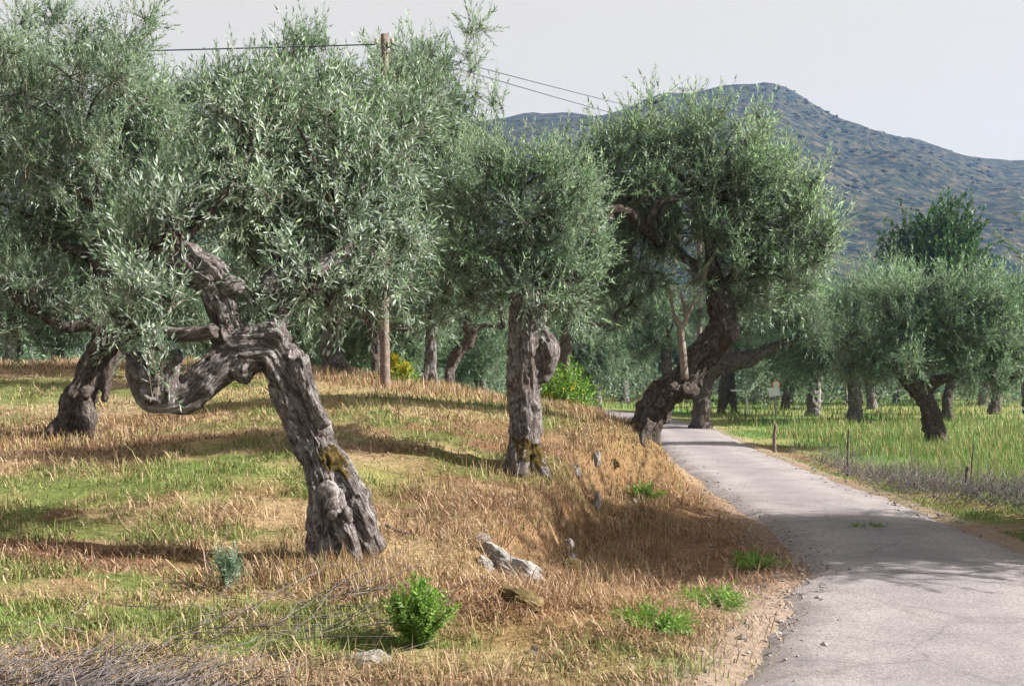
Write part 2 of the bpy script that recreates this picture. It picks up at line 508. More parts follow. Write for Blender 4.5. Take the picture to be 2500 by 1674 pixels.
# ------------------------------------------------------------------ ground sheet, road
def axis(lo, hi, step, far, n):
    core = np.arange(lo, hi + 1e-6, step)
    g = np.geomspace(step * 2, far, n)
    return np.concatenate([lo - np.cumsum(g)[::-1], core, hi + np.cumsum(g)])
gx = axis(-12, 12, 0.12, 260, 32)
gy = axis(4.0, 28, 0.12, 190, 32)
GX, GY = np.meshgrid(gx, gy)
X1, Y1 = GX.ravel(), GY.ravel()
Z1 = height(X1, Y1, 0.05)
nx, ny = len(gx), len(gy)
idx = np.arange(nx * ny).reshape(ny, nx)
quads = np.stack([idx[:-1, :-1], idx[:-1, 1:], idx[1:, 1:], idx[1:, :-1]], -1).reshape(-1, 4)
me = mesh_np('ground', np.stack([X1, Y1, Z1], -1), [quads])
gcol, _, _ = cover(X1, Y1)
set_col(me, gcol * 0.8)
tag(obj('ground', me, M['ground']), kind='structure')

# road sheet with ragged edges
RS = catmull(RC, 60)
tan = np.gradient(RS, axis=0); tan /= np.linalg.norm(tan, axis=1)[:, None]
nor = np.stack([tan[:, 1], -tan[:, 0]], -1)
NA = 13
rv, = [np.linspace(-1, 1, NA)]
V = []
for i, (p, nn) in enumerate(zip(RS, nor)):
    el = RHALF + 0.14 * float(n2(np.array([p[0]]), np.array([p[1]]), 2.6, 31.0, 5)[0])
    er = RHALF + 0.14 * float(n2(np.array([p[0]]), np.array([p[1]]), 2.6, 57.0, 5)[0])
    for s in rv:
        off = s * (er if s > 0 else el)
        q = p + nn * off
        z = float(road_z(p[1])) + 0.006 + 0.03 * (1 - s * s)
        if abs(s) > 0.99: z -= 0.06
        V.append((q[0], q[1], z))
V = np.array(V)
V[:, 2] += 0.006 * n2(V[:, 0], V[:, 1], 1.3, 3.0)
idx = np.arange(len(V)).reshape(-1, NA)
quads = np.stack([idx[:-1, :-1], idx[:-1, 1:], idx[1:, 1:], idx[1:, :-1]], -1).reshape(-1, 4)
me = mesh_np('road', V, [quads])
la = me.attributes.new('lat', 'FLOAT', 'POINT')
la.data.foreach_set('value', np.tile(np.abs(rv), len(RS)).astype(np.float32))
tag(obj('road', me, M['road']), kind='structure')

# ------------------------------------------------------------------ hill behind the grove
rp = np.array([-3000, -800, 200, 700, 1000, 1190, 1300, 1480, 1620, 1760, 1880, 1950, 2050, 2130, 2200, 2290, 2370, 2420, 2500, 2700, 3200, 4500])
rq = np.array([700, 560, 430, 360, 325, 312, 303, 296, 268, 240, 233, 268, 322, 345, 362, 385, 410, 424, 432, 470, 580, 760])
NU, NT = 320, 120
us = np.linspace(-3000, 4500, NU)
ts = np.linspace(0, 1.25, NT)
YR = 900.0
Vh = np.zeros((NT, NU, 3))
for j, t in enumerate(ts):
    Yh = 130 + (YR - 130) * t
    X = (us - 1250) / F * Yh
    rz = ZC + (HOR - np.interp(us, rp, rq) - 8) * YR / F
    prof = np.where(t <= 1, 0.12 * t + 0.88 * sstep(0, 1.02, np.array(t)) ** 1.0, 1.0 - 1.3 * (t - 1))
    g = 10 * n2(X, np.full_like(X, Yh), 0.008, 4.0, 4) * np.sin(np.pi * min(t, 1)) + 3.5 * n2(X, np.full_like(X, Yh), 0.03, 9.0, 3) * min(1, t * 3)
    Vh[j, :, 0] = X; Vh[j, :, 1] = Yh
    Vh[j, :, 2] = -2 + (rz + 2) * prof + g * (1 - 0.7 * sstep(0.85, 1.0, np.array(t)))
idx = np.arange(NT * NU).reshape(NT, NU)
quads = np.stack([idx[:-1, :-1], idx[:-1, 1:], idx[1:, 1:], idx[1:, :-1]], -1).reshape(-1, 4)
tag(obj('hill', mesh_np('hill', Vh.reshape(-1, 3), [quads]), M['hill']), kind='structure')
# low scrub over the hillside
def ico(sub):
    bm = bmesh.new(); bmesh.ops.create_icosphere(bm, subdivisions=sub, radius=1)
    v = np.array([x.co[:] for x in bm.verts]); f = np.array([[q.index for q in p.verts] for p in bm.faces]); bm.free()
    return v, f
iv, fi = ico(1)
ns = 11000
jj = (rng.random(ns) ** 0.8 * (NT * 0.66)).astype(int) + 2
uu = rng.integers(int(NU * 0.36), int(NU * 0.78), ns)
pc = Vh[np.minimum(jj, NT - 2), uu] + rng.normal(0, 1.6, (ns, 3)) * [1, 0.3, 0] - [0, 0, 0.5]
keep = n2(pc[:, 0], pc[:, 1], 0.012, 2.0, 3) + rng.random(ns) * 0.9 > 0.1
pc = pc[keep]; ns = len(pc)
sz = rng.uniform(0.4, 1.4, ns)
vv = iv[None] * (1 + 0.35 * rng.normal(0, 1, (ns, len(iv), 1))) * sz[:, None, None] * [1.5, 1.3, 0.75] + pc[:, None]
ff = fi[None] + (np.arange(ns) * len(iv))[:, None, None]
me = mesh_np('scrub', vv.reshape(-1, 3), [ff.reshape(-1, 3)], False)
set_face(me, np.repeat(rng.random(ns), len(fi)), 'rnd')
tag(obj('scrub', me, M['scrub']), 'dark evergreen scrub covering the far hillside', 'scrub', kind='stuff')

# ------------------------------------------------------------------ limbs, trunks and crowns
def limb_pts(L, n=9):
    """list of (px, py, Y, r_px) -> dense world samples (pos, radius)"""
    P = np.array([np.append(W(a, b, c), r * c / F) for a, b, c, r in L])
    return catmull(P, n)

def frames(P):
    T = np.gradient(P, axis=0); T /= np.linalg.norm(T, axis=1)[:, None] + 1e-9
    Ns = []
    n = np.cross(T[0], [0.31, 0.2, 0.93]);
    if np.linalg.norm(n) < 0.1: n = np.cross(T[0], [1, 0, 0])
    n /= np.linalg.norm(n)
    for t in T:
        n = n - t * (n @ t); n /= np.linalg.norm(n) + 1e-9
        Ns.append(n)
    Ns = np.array(Ns)
    return T, Ns, np.cross(T, Ns)

def tube(S, sides=12, cap=True):
    P, R = S[:, :3], S[:, 3]
    T, N1, N2 = frames(P)
    a = np.linspace(0, 2 * np.pi, sides, endpoint=False)
    ring = P[:, None] + R[:, None, None] * (np.cos(a)[None, :, None] * N1[:, None] + np.sin(a)[None, :, None] * N2[:, None])
    n = len(P)
    V = ring.reshape(-1, 3)
    idx = np.arange(n * sides).reshape(n, sides)
    nxt = np.roll(idx, -1, 1)
    q = np.stack([idx[:-1], nxt[:-1], nxt[1:], idx[1:]], -1).reshape(-1, 4)
    s = np.concatenate([[0], np.cumsum(np.linalg.norm(np.diff(P, axis=0), axis=1))])
    bk = np.stack([np.tile(np.cos(a), n) * np.repeat(R, sides) * 2, np.tile(np.sin(a), n) * np.repeat(R, sides) * 2, np.repeat(s, sides) * 0.35], -1)
    tri = []
    if cap:
        V = np.vstack([V, P[0] - T[0] * R[0] * 0.3, P[-1] + T[-1] * R[-1] * 0.4])
        bk = np.vstack([bk, bk[0], bk[-1]])
        c0, c1 = n * sides, n * sides + 1
        tri = np.vstack([np.stack([nxt[0], idx[0], np.full(sides, c0)], -1), np.stack([idx[-1], nxt[-1], np.full(sides, c1)], -1)])
    return V, q, tri, bk

def join_tubes(Ss, sides=8):
    V, Q, Tn, B, o = [], [], [], [], 0
    for S in Ss:
        v, q, t, b = tube(S, sides)
        V.append(v); Q.append(q + o); Tn.append(t + o); B.append(b); o += len(v)
    return np.vstack(V), [np.vstack(Q), np.vstack(Tn)], np.vstack(B)

def fused_trunk(name, Ss, voxel, rough=1.0, seed=0.0, dents=()):
    """limbs fused into one surface, then ridged and knotted along the grain"""
    V, Fc, _ = join_tubes(Ss, 18)
    me = mesh_np('tmp', V, Fc)
    o = bpy.data.objects.new('tmp', me); C.objects.link(o)
    md = o.modifiers.new('r', 'REMESH'); md.mode = 'VOXEL'; md.voxel_size = voxel
    sm = o.modifiers.new('s', 'SMOOTH'); sm.iterations = 3; sm.factor = 0.5
    dg = bpy.context.evaluated_depsgraph_get()
    ev = o.evaluated_get(dg)
    m2 = ev.to_mesh()
    nv = len(m2.vertices)
    co = np.empty(nv * 3, np.float32); m2.vertices.foreach_get('co', co); co = co.reshape(-1, 3).astype(float)
    no = np.empty(nv * 3, np.float32); m2.vertices.foreach_get('normal', no); no = no.reshape(-1, 3).astype(float)
    fa = np.array([p.vertices[:] for p in m2.polygons if len(p.vertices) == 4])
    fb = np.array([p.vertices[:] for p in m2.polygons if len(p.vertices) == 3]).reshape(-1, 3)
    ev.to_mesh_clear()
    bpy.data.objects.remove(o); bpy.data.meshes.remove(me)
    # grain coordinates from the nearest limb sample
    SP, SR, ST, SA, SB, SS = [], [], [], [], [], []
    for k, S in enumerate(Ss):
        T, A, B = frames(S[:, :3])
        s = np.concatenate([[0], np.cumsum(np.linalg.norm(np.diff(S[:, :3], axis=0), axis=1))]) + 7.7 * k
        SP.append(S[:, :3]); SR.append(S[:, 3]); ST.append(T); SA.append(A); SB.append(B); SS.append(s)
    SP, SR, ST, SA, SB, SS = map(np.concatenate, (SP, SR, ST, SA, SB, SS))
    near = np.empty(nv, int)
    for s in range(0, nv, 4000):
        d = np.linalg.norm(co[s:s + 4000, None] - SP[None], axis=2) / SR[None] ** 0.8
        near[s:s + 4000] = d.argmin(1)
    rel = co - SP[near]
    ca = (rel * SA[near]).sum(1); sa = (rel * SB[near]).sum(1)
    l = np.hypot(ca, sa) + 1e-6; ca /= l; sa /= l
    s = SS[near] + (rel * ST[near]).sum(1)
    R = SR[near]
    tw = s * 0.6
    c2 = ca * np.cos(tw) - sa * np.sin(tw); s2 = ca * np.sin(tw) + sa * np.cos(tw)
    g = np.stack([c2, s2, s * 0.55], -1)
    big = fbm(g * 1.7 + seed, 3)
    rid = 1 - np.abs(fbm(g * [3.6, 3.6, 2.0] + seed + 5, 3)) * 1.6
    knot = np.maximum(0, noise(co * 7.5 + seed * 3) - 0.35)
    fine = fbm(np.stack([c2 * 9, s2 * 9, s * 5], -1) + seed, 2)
    lump = fbm(co * 4.5 + seed, 3)
    crack = np.maximum(0, 0.3 - np.abs(fbm(np.stack([c2 * 4.2, s2 * 4.2, s * 2.4], -1) + seed + 3, 2))) / 0.3
    pit = np.maximum(0, noise(co * 16 + seed) - 0.45)
    disp = R * (0.14 * big + 0.06 * (rid - 0.4) + 0.08 * fine + 0.45 * knot + 0.2 * lump - 0.5 * pit - 0.07 * crack - 0.1) * rough
    co = co + no * disp[:, None]
    for c, r, dep in dents:
        w = np.exp(-((co - c) ** 2).sum(1) / r ** 2)
        co = co - no * (w * dep)[:, None]
    bk = np.stack([c2 * R * 2, s2 * R * 2, s * 0.8], -1)
    faces = [fa] + ([fb] if len(fb) else [])
    m3 = mesh_np(name, co, faces)
    set_vec(m3, bk, 'bk')
    return m3, co, no, fa

def leaf_template(n, L, wid=0.11, stem=6.0, seed=1, spread=(35, 70), tri=False):
    r = np.random.default_rng(seed)
    V = []
    H = L * stem
    for i in range(n):
        z = H * (0.06 + 0.94 * (i // 2) / max(1, (n // 2 - 1)))
        az = (i % 2) * np.pi + ((i // 2) % 2) * np.pi / 2 + r.normal(0, 0.35)
        el = rad(r.uniform(*spread))
        if i >= n - 2: el = rad(r.uniform(60, 88))
        d = np.array([np.cos(az) * np.cos(el), np.sin(az) * np.cos(el), np.sin(el)])
        up = np.array([0, 0, 1.0])
        sv = np.cross(d, up); sv /= np.linalg.norm(sv) + 1e-9
        nr = np.cross(sv, d)
        roll = r.normal(0, 0.5)
        sv2 = sv * np.cos(roll) + nr * np.sin(roll); nr2 = np.cross(sv2, d)
        l = L * r.uniform(0.5, 1.3); w = l * wid * r.uniform(0.85, 1.15)
        b = np.array([0, 0, z])
        if tri:
            V += [b + sv2 * w * 1.15, b + d * l - nr2 * l * r.uniform(0.0, 0.12), b - sv2 * w * 1.15]
            continue
        V += [b, b + d * l * 0.45 + sv2 * w - nr2 * w * 0.35, b + d * l - nr2 * l * r.uniform(0.0, 0.12), b + d * l * 0.45 - sv2 * w - nr2 * w * 0.35]
    V = np.array(V)
    if not tri: Q = np.arange(n * 4).reshape(-1, 4)[:, ::-1]
    if tri:
        a = np.linspace(0, 2 * np.pi, 3, endpoint=False)
        rb = L * 0.04
        V = np.vstack([V, np.stack([np.cos(a) * rb, np.sin(a) * rb, np.full(3, -H * 0.25)], -1), [[0, 0, H]]])
        T3 = np.arange(n * 3).reshape(-1, 3)
        o = n * 3
        return V, np.vstack([T3, [[o + k, o + (k + 1) % 3, o + 3] for k in range(3)]]), n
    # stem: a thin three-sided prism
    a = np.linspace(0, 2 * np.pi, 3, endpoint=False)
    rb = L * 0.035
    st = np.vstack([np.stack([np.cos(a) * rb, np.sin(a) * rb, np.full(3, -H * 0.25)], -1), np.stack([np.cos(a) * rb * .3, np.sin(a) * rb * .3, np.full(3, H)], -1)])
    o = len(V)
    sq = np.array([[o + k, o + (k + 1) % 3, o + 3 + (k + 1) % 3, o + 3 + k] for k in range(3)])
    return np.vstack([V, st]), np.vstack([Q, sq]), n

def place_clusters(tmpls, pos, dirs, scl, rnd_base, r):
    """copies of twig templates -> one vertex/face/random table"""
    VV, FF, RR, MI, o = [], [], [], [], 0
    which = r.integers(0, len(tmpls), len(pos))
    for k, (v, f, nl) in enumerate(tmpls):
        s = np.where(which == k)[0]
        if len(s) == 0: continue
        d = dirs[s]; d = d / (np.linalg.norm(d, axis=1)[:, None] + 1e-9)
        h = r.normal(0, 1, (len(s), 3)); h -= d * (h * d).sum(1)[:, None]; h /= np.linalg.norm(h, axis=1)[:, None] + 1e-9
        g = np.cross(d, h)
        Rm = np.stack([h, g, d], -1) * scl[s][:, None, None]
        P = np.einsum('nij,vj->nvi', Rm, v) + pos[s][:, None]
        VV.append(P.reshape(-1, 3))
        FF.append((f[None] + (np.arange(len(s)) * len(v))[:, None, None]).reshape(-1, f.shape[1]) + o)
        rr = np.clip(rnd_base[s][:, None] + r.normal(0, 0.22, (len(s), len(f))), 0, 1)
        RR.append(rr.ravel())
        mi = np.zeros((len(s), len(f)), int); mi[:, nl:] = 1
        MI.append(mi.ravel())
        o += len(s) * len(v)
    return np.vstack(VV), np.vstack(FF), np.concatenate(RR), np.concatenate(MI)

TM = {}
def templates(L, wid=0.11, n=22, key='o', spread=(35, 70), stem=6.0, tri=False):
    k = (round(L, 4), wid, n, key, tri)
    if k not in TM: TM[k] = [leaf_template(n, L, wid, stem, s, spread, tri) for s in range(5)]
    return TM[k]

def crown_points(blobs, Lf, dens, r, updir=0.55):
    """blobs: world (x,y,z,rx,ry,rz). clumped twig positions and growth directions"""
    P, D, SUBC = [], [], []
    for bx, by, bz, ax, ay, az in blobs:
        c = np.array([bx, by, bz]); e = np.array([ax, ay, az])
        area = ax * az * np.pi
        ncl = max(4, int(dens * area / (Lf * Lf * 0.12 * 22)))
        nsub = max(5, int(7 + 16 * (ax * ay * az) ** (2 / 3)))
        q = r.normal(0, 1, (nsub, 3)); q /= np.linalg.norm(q, axis=1)[:, None]
        q *= (r.random((nsub, 1)) ** 0.42)
        sub = c + q * e * 0.95
        SUBC.append(sub)
        w = r.integers(0, nsub, ncl)
        sr = 0.34 * e
        off = r.normal(0, 1, (ncl, 3)) * sr * 0.62
        p = sub[w] + off
        out = (p - c) / e
        d = out * 0.75 + off / (sr + 1e-6) * 0.35 + r.normal(0, 0.45, (ncl, 3)); d[:, 2] += updir
        low = out[:, 2] < -0.3
        d[low, 2] -= 1.3 * r.random(low.sum())
        # feathery upright shoots breaking the outline
        nsh = max(2, int(ncl * 0.07))
        q2 = r.normal(0, 1, (nsh, 3)); q2[:, 2] = np.abs(q2[:, 2]) + 0.3; q2 /= np.linalg.norm(q2, axis=1)[:, None]
        p = np.vstack([p, c + q2 * e * r.uniform(1.0, 1.38, (nsh, 1))])
        d = np.vstack([d, q2 * 0.5 + [0, 0, 0.9] + r.normal(0, 0.2, (nsh, 3))])
        p = p - d / (np.linalg.norm(d, axis=1)[:, None] + 1e-9) * Lf * 3.6 * min(1.0, ax / 0.45)
        P.append(p); D.append(d)
    return np.vstack(P), np.vstack(D), SUBC

def blob_px(B, Y0):
    """(px, py, r_px[, Y[, depth factor]]) -> world ellipsoids"""
    o = []
    for b in B:
        px, py, rp_ = b[:3]
        Y = b[3] if len(b) > 3 else Y0
        c = W(px, py, Y); r_ = rp_ * Y / F
        o.append((c[0], c[1], c[2], r_, r_ * (b[4] if len(b) > 4 else 1.15), r_))
    return o

def grow_branches(ends, blobs, subcs, r, r0=0.05, r1=0.008, twig=True):
    """boughs from the limb ends into every clump of the crown"""
    ends = np.array(ends)
    S = []
    for b, sub in zip(blobs, subcs):
        c = np.array(b[:3])
        e = ends[((ends - c) ** 2 * [1, 1, 1]).sum(1).argmin()]
        mid = (e + c) / 2 + r.normal(0, 0.12, 3) * np.linalg.norm(c - e) + [0, 0, 0.1 * np.linalg.norm(c - e)]
        k_ = min(1.0, b[3] / 0.5)
        pts = np.vstack([np.append(e, r0 * (0.3 + 0.7 * k_)), np.append(mid, r0 * 0.6 * k_), np.append(c, r0 * 0.32 * k_)])
        S.append(catmull(pts, 4))
        if twig:
            for s in sub[:: 1 if len(sub) < 14 else 2]:
                m_ = (c + s) / 2 + r.normal(0, 0.1, 3) * np.linalg.norm(s - c)
                S.append(catmull(np.vstack([np.append(c, r0 * 0.3), np.append(m_, r0 * 0.22), np.append(s, r1)]), 2))
    return S

def moss_patch(name, co, no, fa, centre, radius, parent, lift=0.012, mat='moss', label=None):
    c = np.asarray(centre)
    w = np.linalg.norm(co - c, axis=1) + 0.55 * radius * noise(co * 14) + 0.5 * radius * noise(co * 38)
    inside = w < radius
    f = fa[inside[fa].all(1)]
    if len(f) == 0: return None
    used, inv = np.unique(f.ravel(), return_inverse=True)
    edge = np.clip((radius - w[used]) / (radius * 0.4), 0, 1)
    v = co[used] + no[used] * (lift * edge + lift * 0.8 * np.abs(noise(co[used] * 45)) * edge - 0.002)[:, None]
    o = obj(name, mesh_np(name, v, [inv.reshape(-1, 4)]), M[mat], parent)
    if label: o['label'] = label
    return o

def build_tree(label, trunk_limbs, blobs_px, Y, ends_px, Lf, dens, seed, bark='bark', leaf='olive', voxel=0.02, rough=1.0, dents=(), r0=0.045, extra=None, name='olive_tree', group=None, updir=0.55, tri=True):
    r = np.random.default_rng(seed)
    Ss = [limb_pts(L) for L in trunk_limbs]
    base = Ss[0][0]
    bx, by = base[0], base[1]
    t = root(name, (bx, by, hz(bx, by)), label, 'tree', group)
    me, co, no, fa = fused_trunk('trunk', Ss, voxel, rough, seed * 1.37, dents)
    tr = obj('trunk', me, M[bark], t)
    blobs = blob_px(blobs_px, Y)
    ends = [W(*e) for e in ends_px]
    P, D, subs = crown_points(blobs, Lf, dens, r, updir)
    V, Fq, R, MI = place_clusters(templates(Lf, tri=tri), P, D, r.uniform(0.75, 1.25, len(P)), np.clip(0.45 + 0.3 * noise(P * 1.6 + seed), 0, 1), r)
    cm = mesh_np('crown', V, [Fq], False, MI)
    set_face(cm, R, 'rnd')
    cr = tag(obj('crown', cm, [M[leaf], M['twig']], t), kind='stuff')
    B = grow_branches(ends, blobs, subs, r, r0)
    V, Fc, bk = join_tubes(B, 4)
    bm_ = mesh_np('boughs', V, Fc); set_vec(bm_, bk, 'bk')
    tag(obj('boughs', bm_, M['bark_dark'], t), kind='stuff')
    return t, tr, co, no, fa

# ---- the leaning tree with the sagging limb, nearest to the camera
YA = 8.5
A_limbs = [
    [(806, 1420, 8.45, 60), (804, 1340, 8.45, 54), (800, 1250, 8.45, 50), (792, 1170, 8.45, 52), (772, 1100, 8.47, 58), (745, 1030, 8.5, 54), (722, 965, 8.5, 52), (697, 905, 8.5, 50), (664, 855, 8.5, 60), (605, 850, 8.5, 68), (560, 855, 8.5, 62)],
    [(925, 1350, 8.5, 26), (898, 1300, 8.5, 34), (868, 1220, 8.5, 36), (836, 1150, 8.5, 36), (800, 1100, 8.5, 34)],
    [(872, 1385, 8.28, 18), (850, 1310, 8.32, 24), (822, 1240, 8.36, 26), (800, 1170, 8.42, 26)],
    [(730, 870, 8.4, 24), (757, 960, 8.38, 20), (790, 1040, 8.4, 20)],
    [(600, 855, 8.5, 66), (560, 872, 8.48, 62), (510, 912, 8.42, 50), (455, 962, 8.38, 42), (390, 965, 8.35, 46), (350, 935, 8.35, 38), (335, 885, 8.38, 28), (308, 850, 8.42, 18), (280, 815, 8.5, 13)],
    [(430, 975, 8.36, 32), (424, 978, 8.36, 30)],
    [(565, 860, 8.5, 62), (555, 810, 8.5, 54), (543, 760, 8.48, 46), (530, 715, 8.47, 44), (512, 680, 8.45, 52), (478, 652, 8.43, 50), (456, 618, 8.42, 38), (438, 600, 8.42, 24)],
    [(540, 705, 8.45, 30), (575, 698, 8.4, 25), (582, 694, 8.38, 18)],
    [(440, 640, 8.42, 30), (418, 650, 8.4, 20)],
    [(405, 955, 8.3, 34), (412, 905, 8.3, 26), (420, 875, 8.28, 22), (438, 868, 8.26, 18)],
    [(640, 825, 8.55, 36), (676, 795, 8.6, 24), (692, 752, 8.65, 20), (690, 705, 8.65, 26), (680, 672, 8.65, 34), (730, 668, 8.68, 30), (790, 652, 8.7, 24), (832, 628, 8.75, 22), (848, 590, 8.8, 18)],
    [(668, 690, 8.6, 30), (648, 720, 8.55, 22)],
    [(300, 815, 8.45, 13), (360, 805, 8.35, 18), (430, 818, 8.28, 20), (490, 815, 8.24, 21), (524, 806, 8.22, 22)],
    [(610, 880, 8.45, 40), (590, 915, 8.42, 26), (612, 925, 8.4, 18)],
]
A_blobs = [(500, 480, 120, 8.9), (640, 500, 130, 8.9), (780, 520, 120, 9.0), (560, 360, 130, 8.9), (700, 350, 130, 9.0), (830, 380, 120, 9.1), (900, 480, 110, 9.2), (960, 400, 90, 9.3),
           (420, 480, 100, 8.7), (720, 600, 80, 8.9), (830, 590, 80, 8.9), (600, 600, 70, 9.0), (350, 620, 85, 8.5), (400, 560, 80, 8.5), (330, 720, 70, 8.3), (420, 735, 48, 8.2), (620, 730, 45, 8.5), (760, 700, 55, 8.6), (920, 620, 80, 9.1), (860, 690, 45, 8.9),
           (350, 800, 36, 8.2), (385, 850, 26, 8.1), (382, 940, 16, 8.05), (390, 905, 14, 8.05), (800, 725, 45, 8.8), (880, 745, 45, 9.2), (720, 720, 40, 8.7), (960, 690, 60, 9.3), (1000, 580, 80, 9.5), (310, 780, 50, 8.4), (690, 250, 70, 9.0), (560, 270, 70, 9.0), (800, 290, 70, 9.1), (980, 310, 70, 9.4)]
A_ends = [(440, 605, 8.42), (582, 694, 8.4), (848, 590, 8.8), (730, 668, 8.7), (280, 815, 8.5), (680, 672, 8.65), (480, 640, 8.45)]
A_dents = [(W(775, 1000, 8.2), 0.05, 0.05), (W(752, 985, 8.25), 0.03, 0.04), (W(765, 1030, 8.25), 0.03, 0.04), (W(790, 1030, 8.3), 0.035, 0.04), (W(745, 940, 8.3), 0.05, 0.05), (W(720, 890, 8.3), 0.05, 0.05), (W(835, 1330, 8.2), 0.07, 0.12), (W(828, 1280, 8.2), 0.05, 0.08), (W(855, 1190, 8.25), 0.04, 0.07)]
tA, trA, coA, noA, faA = build_tree('nearest olive tree with leaning grey trunk and a thick limb sagging in a U', A_limbs, A_blobs, YA, A_ends, 0.06, 3.7, 3, voxel=0.0118, tri=False, dents=A_dents)
moss_patch('moss', coA, noA, faA, W(818, 1125, 8.32), 0.14, trA, 0.007, label='ochre moss cushion on the grey bark')
# pale burls on the lower trunk
def burl(px, py, Y, rp_, parent, mat='bark', nm='burl'):
    c = W(px, py, Y); r_ = rp_ * Y / F
    v, f = ico(3)
    v = v * (1 + 0.16 * noise(v * 2.3 + px))[:, None] * [1, 0.8, 1.05] * r_ + c
    me = mesh_np(nm, v, [f]); set_vec(me, v * [1, 1, 0.5], 'bk')
    return obj(nm, me, M[mat], parent)
for b in [(802, 1200, 8.3, 27), (810, 1228, 8.28, 20), (814, 1256, 8.27, 15), (846, 1252, 8.26, 14), (851, 1268, 8.25, 11)]:
    burl(*b, trA)

# ---- tree at the left edge
B_limbs = [
    [(165, 1075, 14, 52), (184, 995, 14, 40), (212, 935, 14, 37), (236, 878, 14, 37), (262, 835, 14, 36), (272, 800, 14, 30), (276, 765, 14, 26), (262, 700, 14, 26), (242, 640, 14, 30), (245, 600, 14, 26), (285, 560, 14, 16)],
    [(120, 1065, 13.8, 14), (150, 1040, 13.9, 24), (185, 1000, 14, 26)],
    [(225, 1070, 13.8, 16), (215, 1030, 13.8, 22), (205, 985, 13.9, 26)],
    [(255, 980, 13.9, 10), (262, 930, 13.95, 14), (272, 880, 14, 18), (285, 845, 14, 16)],
    [(270, 810, 14, 26), (215, 792, 13.9, 20), (160, 798, 13.8, 16), (105, 770, 13.7, 14), (65, 745, 13.6, 16), (35, 720, 13.6, 14)],
    [(275, 815, 14, 18), (300, 845, 13.9, 11), (318, 870, 13.8, 8)],
    [(205, 955, 13.7, 24), (220, 960, 13.68, 20)],
    [(245, 620, 14, 22), (180, 610, 13.9, 14), (110, 580, 13.8, 12), (95, 540, 13.8, 9)],
    [(250, 610, 14, 20), (240, 520, 13.8, 12), (190, 470, 13.6, 8), (155, 415, 13.5, 5)],
    [(240, 520, 13.8, 9), (238, 440, 13.5, 6), (222, 360, 13.4, 4.5), (205, 330, 13.3, 3)],
]
B_blobs = [(60, 150, 90), (190, 120, 85), (315, 110, 62), (350, 45, 30), (130, 50, 40), (50, 60, 35), (90, 280, 130), (270, 270, 130), (-20, 400, 130), (160, 430, 130), (330, 400, 120), (60, 560, 110), (290, 540, 110), (180, 600, 80, 14.4),
           (90, 680, 75, 13.6), (200, 700, 70, 14.2), (20, 780, 70, 13.7), (300, 690, 70, 14.2), (340, 620, 70, 14.1), (160, 740, 40, 13.6), (260, 770, 40, 13.6), (-60, 650, 90), (50, 230, 70, 12.7), (170, 190, 65, 12.7), (290, 190, 60, 12.8), (20, 130, 50, 12.8), (385, 220, 60), (400, 330, 75), (395, 440, 75), (390, 540, 65), (100, 390, 80, 13), (230, 350, 80, 13)]
B_ends = [(35, 720, 13.6), (285, 560, 14), (95, 540, 13.8), (155, 415, 13.5), (205, 330, 13.3), (242, 640, 14), (318, 870, 13.8)]
tB, trB, coB, noB, faB = build_tree('olive tree at the left edge leaning right on spreading dark roots', B_limbs, B_blobs, 14, B_ends, 0.064, 3.5, 5, bark='bark_dark', voxel=0.026, r0=0.028)

# ---- straight grey trunk in the middle of the terrace
Cl = [
    [(1285, 1200, 12, 62), (1284, 1150, 12, 50), (1281, 1100, 12, 43), (1279, 1020, 12, 42), (1280, 930, 12, 43), (1284, 850, 12, 45), (1290, 790, 12, 48), (1292, 745, 12, 48), (1290, 715, 12, 42)],
    [(1205, 1180, 11.9, 9), (1232, 1155, 11.9, 16), (1260, 1110, 11.95, 22)],
    [(1345, 1180, 11.9, 12), (1322, 1150, 11.9, 20), (1300, 1100, 11.95, 24)],
    [(1270, 1190, 11.75, 18), (1268, 1140, 11.8, 22), (1272, 1090, 11.9, 22)],
    [(1325, 815, 12, 18), (1342, 850, 11.95, 24), (1342, 890, 11.95, 18), (1325, 930, 11.95, 14)],
    [(1262, 730, 12, 26), (1245, 680, 12, 18), (1200, 620, 12, 14), (1150, 590, 12, 12)],
    [(1300, 730, 12, 26), (1310, 680, 12, 20), (1300, 610, 12, 16), (1280, 540, 12, 12)],
    [(1315, 730, 12, 20), (1350, 680, 12, 14), (1390, 640, 12, 10)],
]
C_blobs = [(1240, 430, 75), (1330, 420, 65), (1400, 470, 55), (1170, 490, 75), (1280, 510, 95), (1370, 550, 75), (1150, 590, 75), (1250, 610, 85), (1340, 640, 75), (1200, 690, 50), (1280, 705, 40, 11.7), (1390, 690, 50), (1100, 530, 60, 12.3), (1110, 650, 45), (1330, 740, 24, 11.7), (1150, 720, 50), (1090, 700, 50, 12.3), (1400, 720, 55, 12.3), (1420, 600, 60, 12.5), (1200, 400, 60), (1100, 430, 60, 12.5), (1380, 400, 50, 12.3), (1430, 520, 60, 12.4), (1430, 450, 50, 12.6), (1440, 640, 50, 12.6)]
C_ends = [(1150, 590, 12), (1280, 540, 12), (1390, 640, 12), (1200, 620, 12), (1300, 640, 12)]
tC, trC, coC, noC, faC = build_tree('olive tree with a straight upright grey trunk, mossy at its foot', Cl, C_blobs, 12, C_ends, 0.062, 3.7, 8, voxel=0.017, rough=0.75)
moss_patch('moss', coC, noC, faC, W(1312, 1118, 11.82), 0.17, trC, 0.007, label='ochre moss on the trunk foot')
moss_patch('moss', coC, noC, faC, W(1275, 1085, 11.82), 0.12, trC, 0.007)

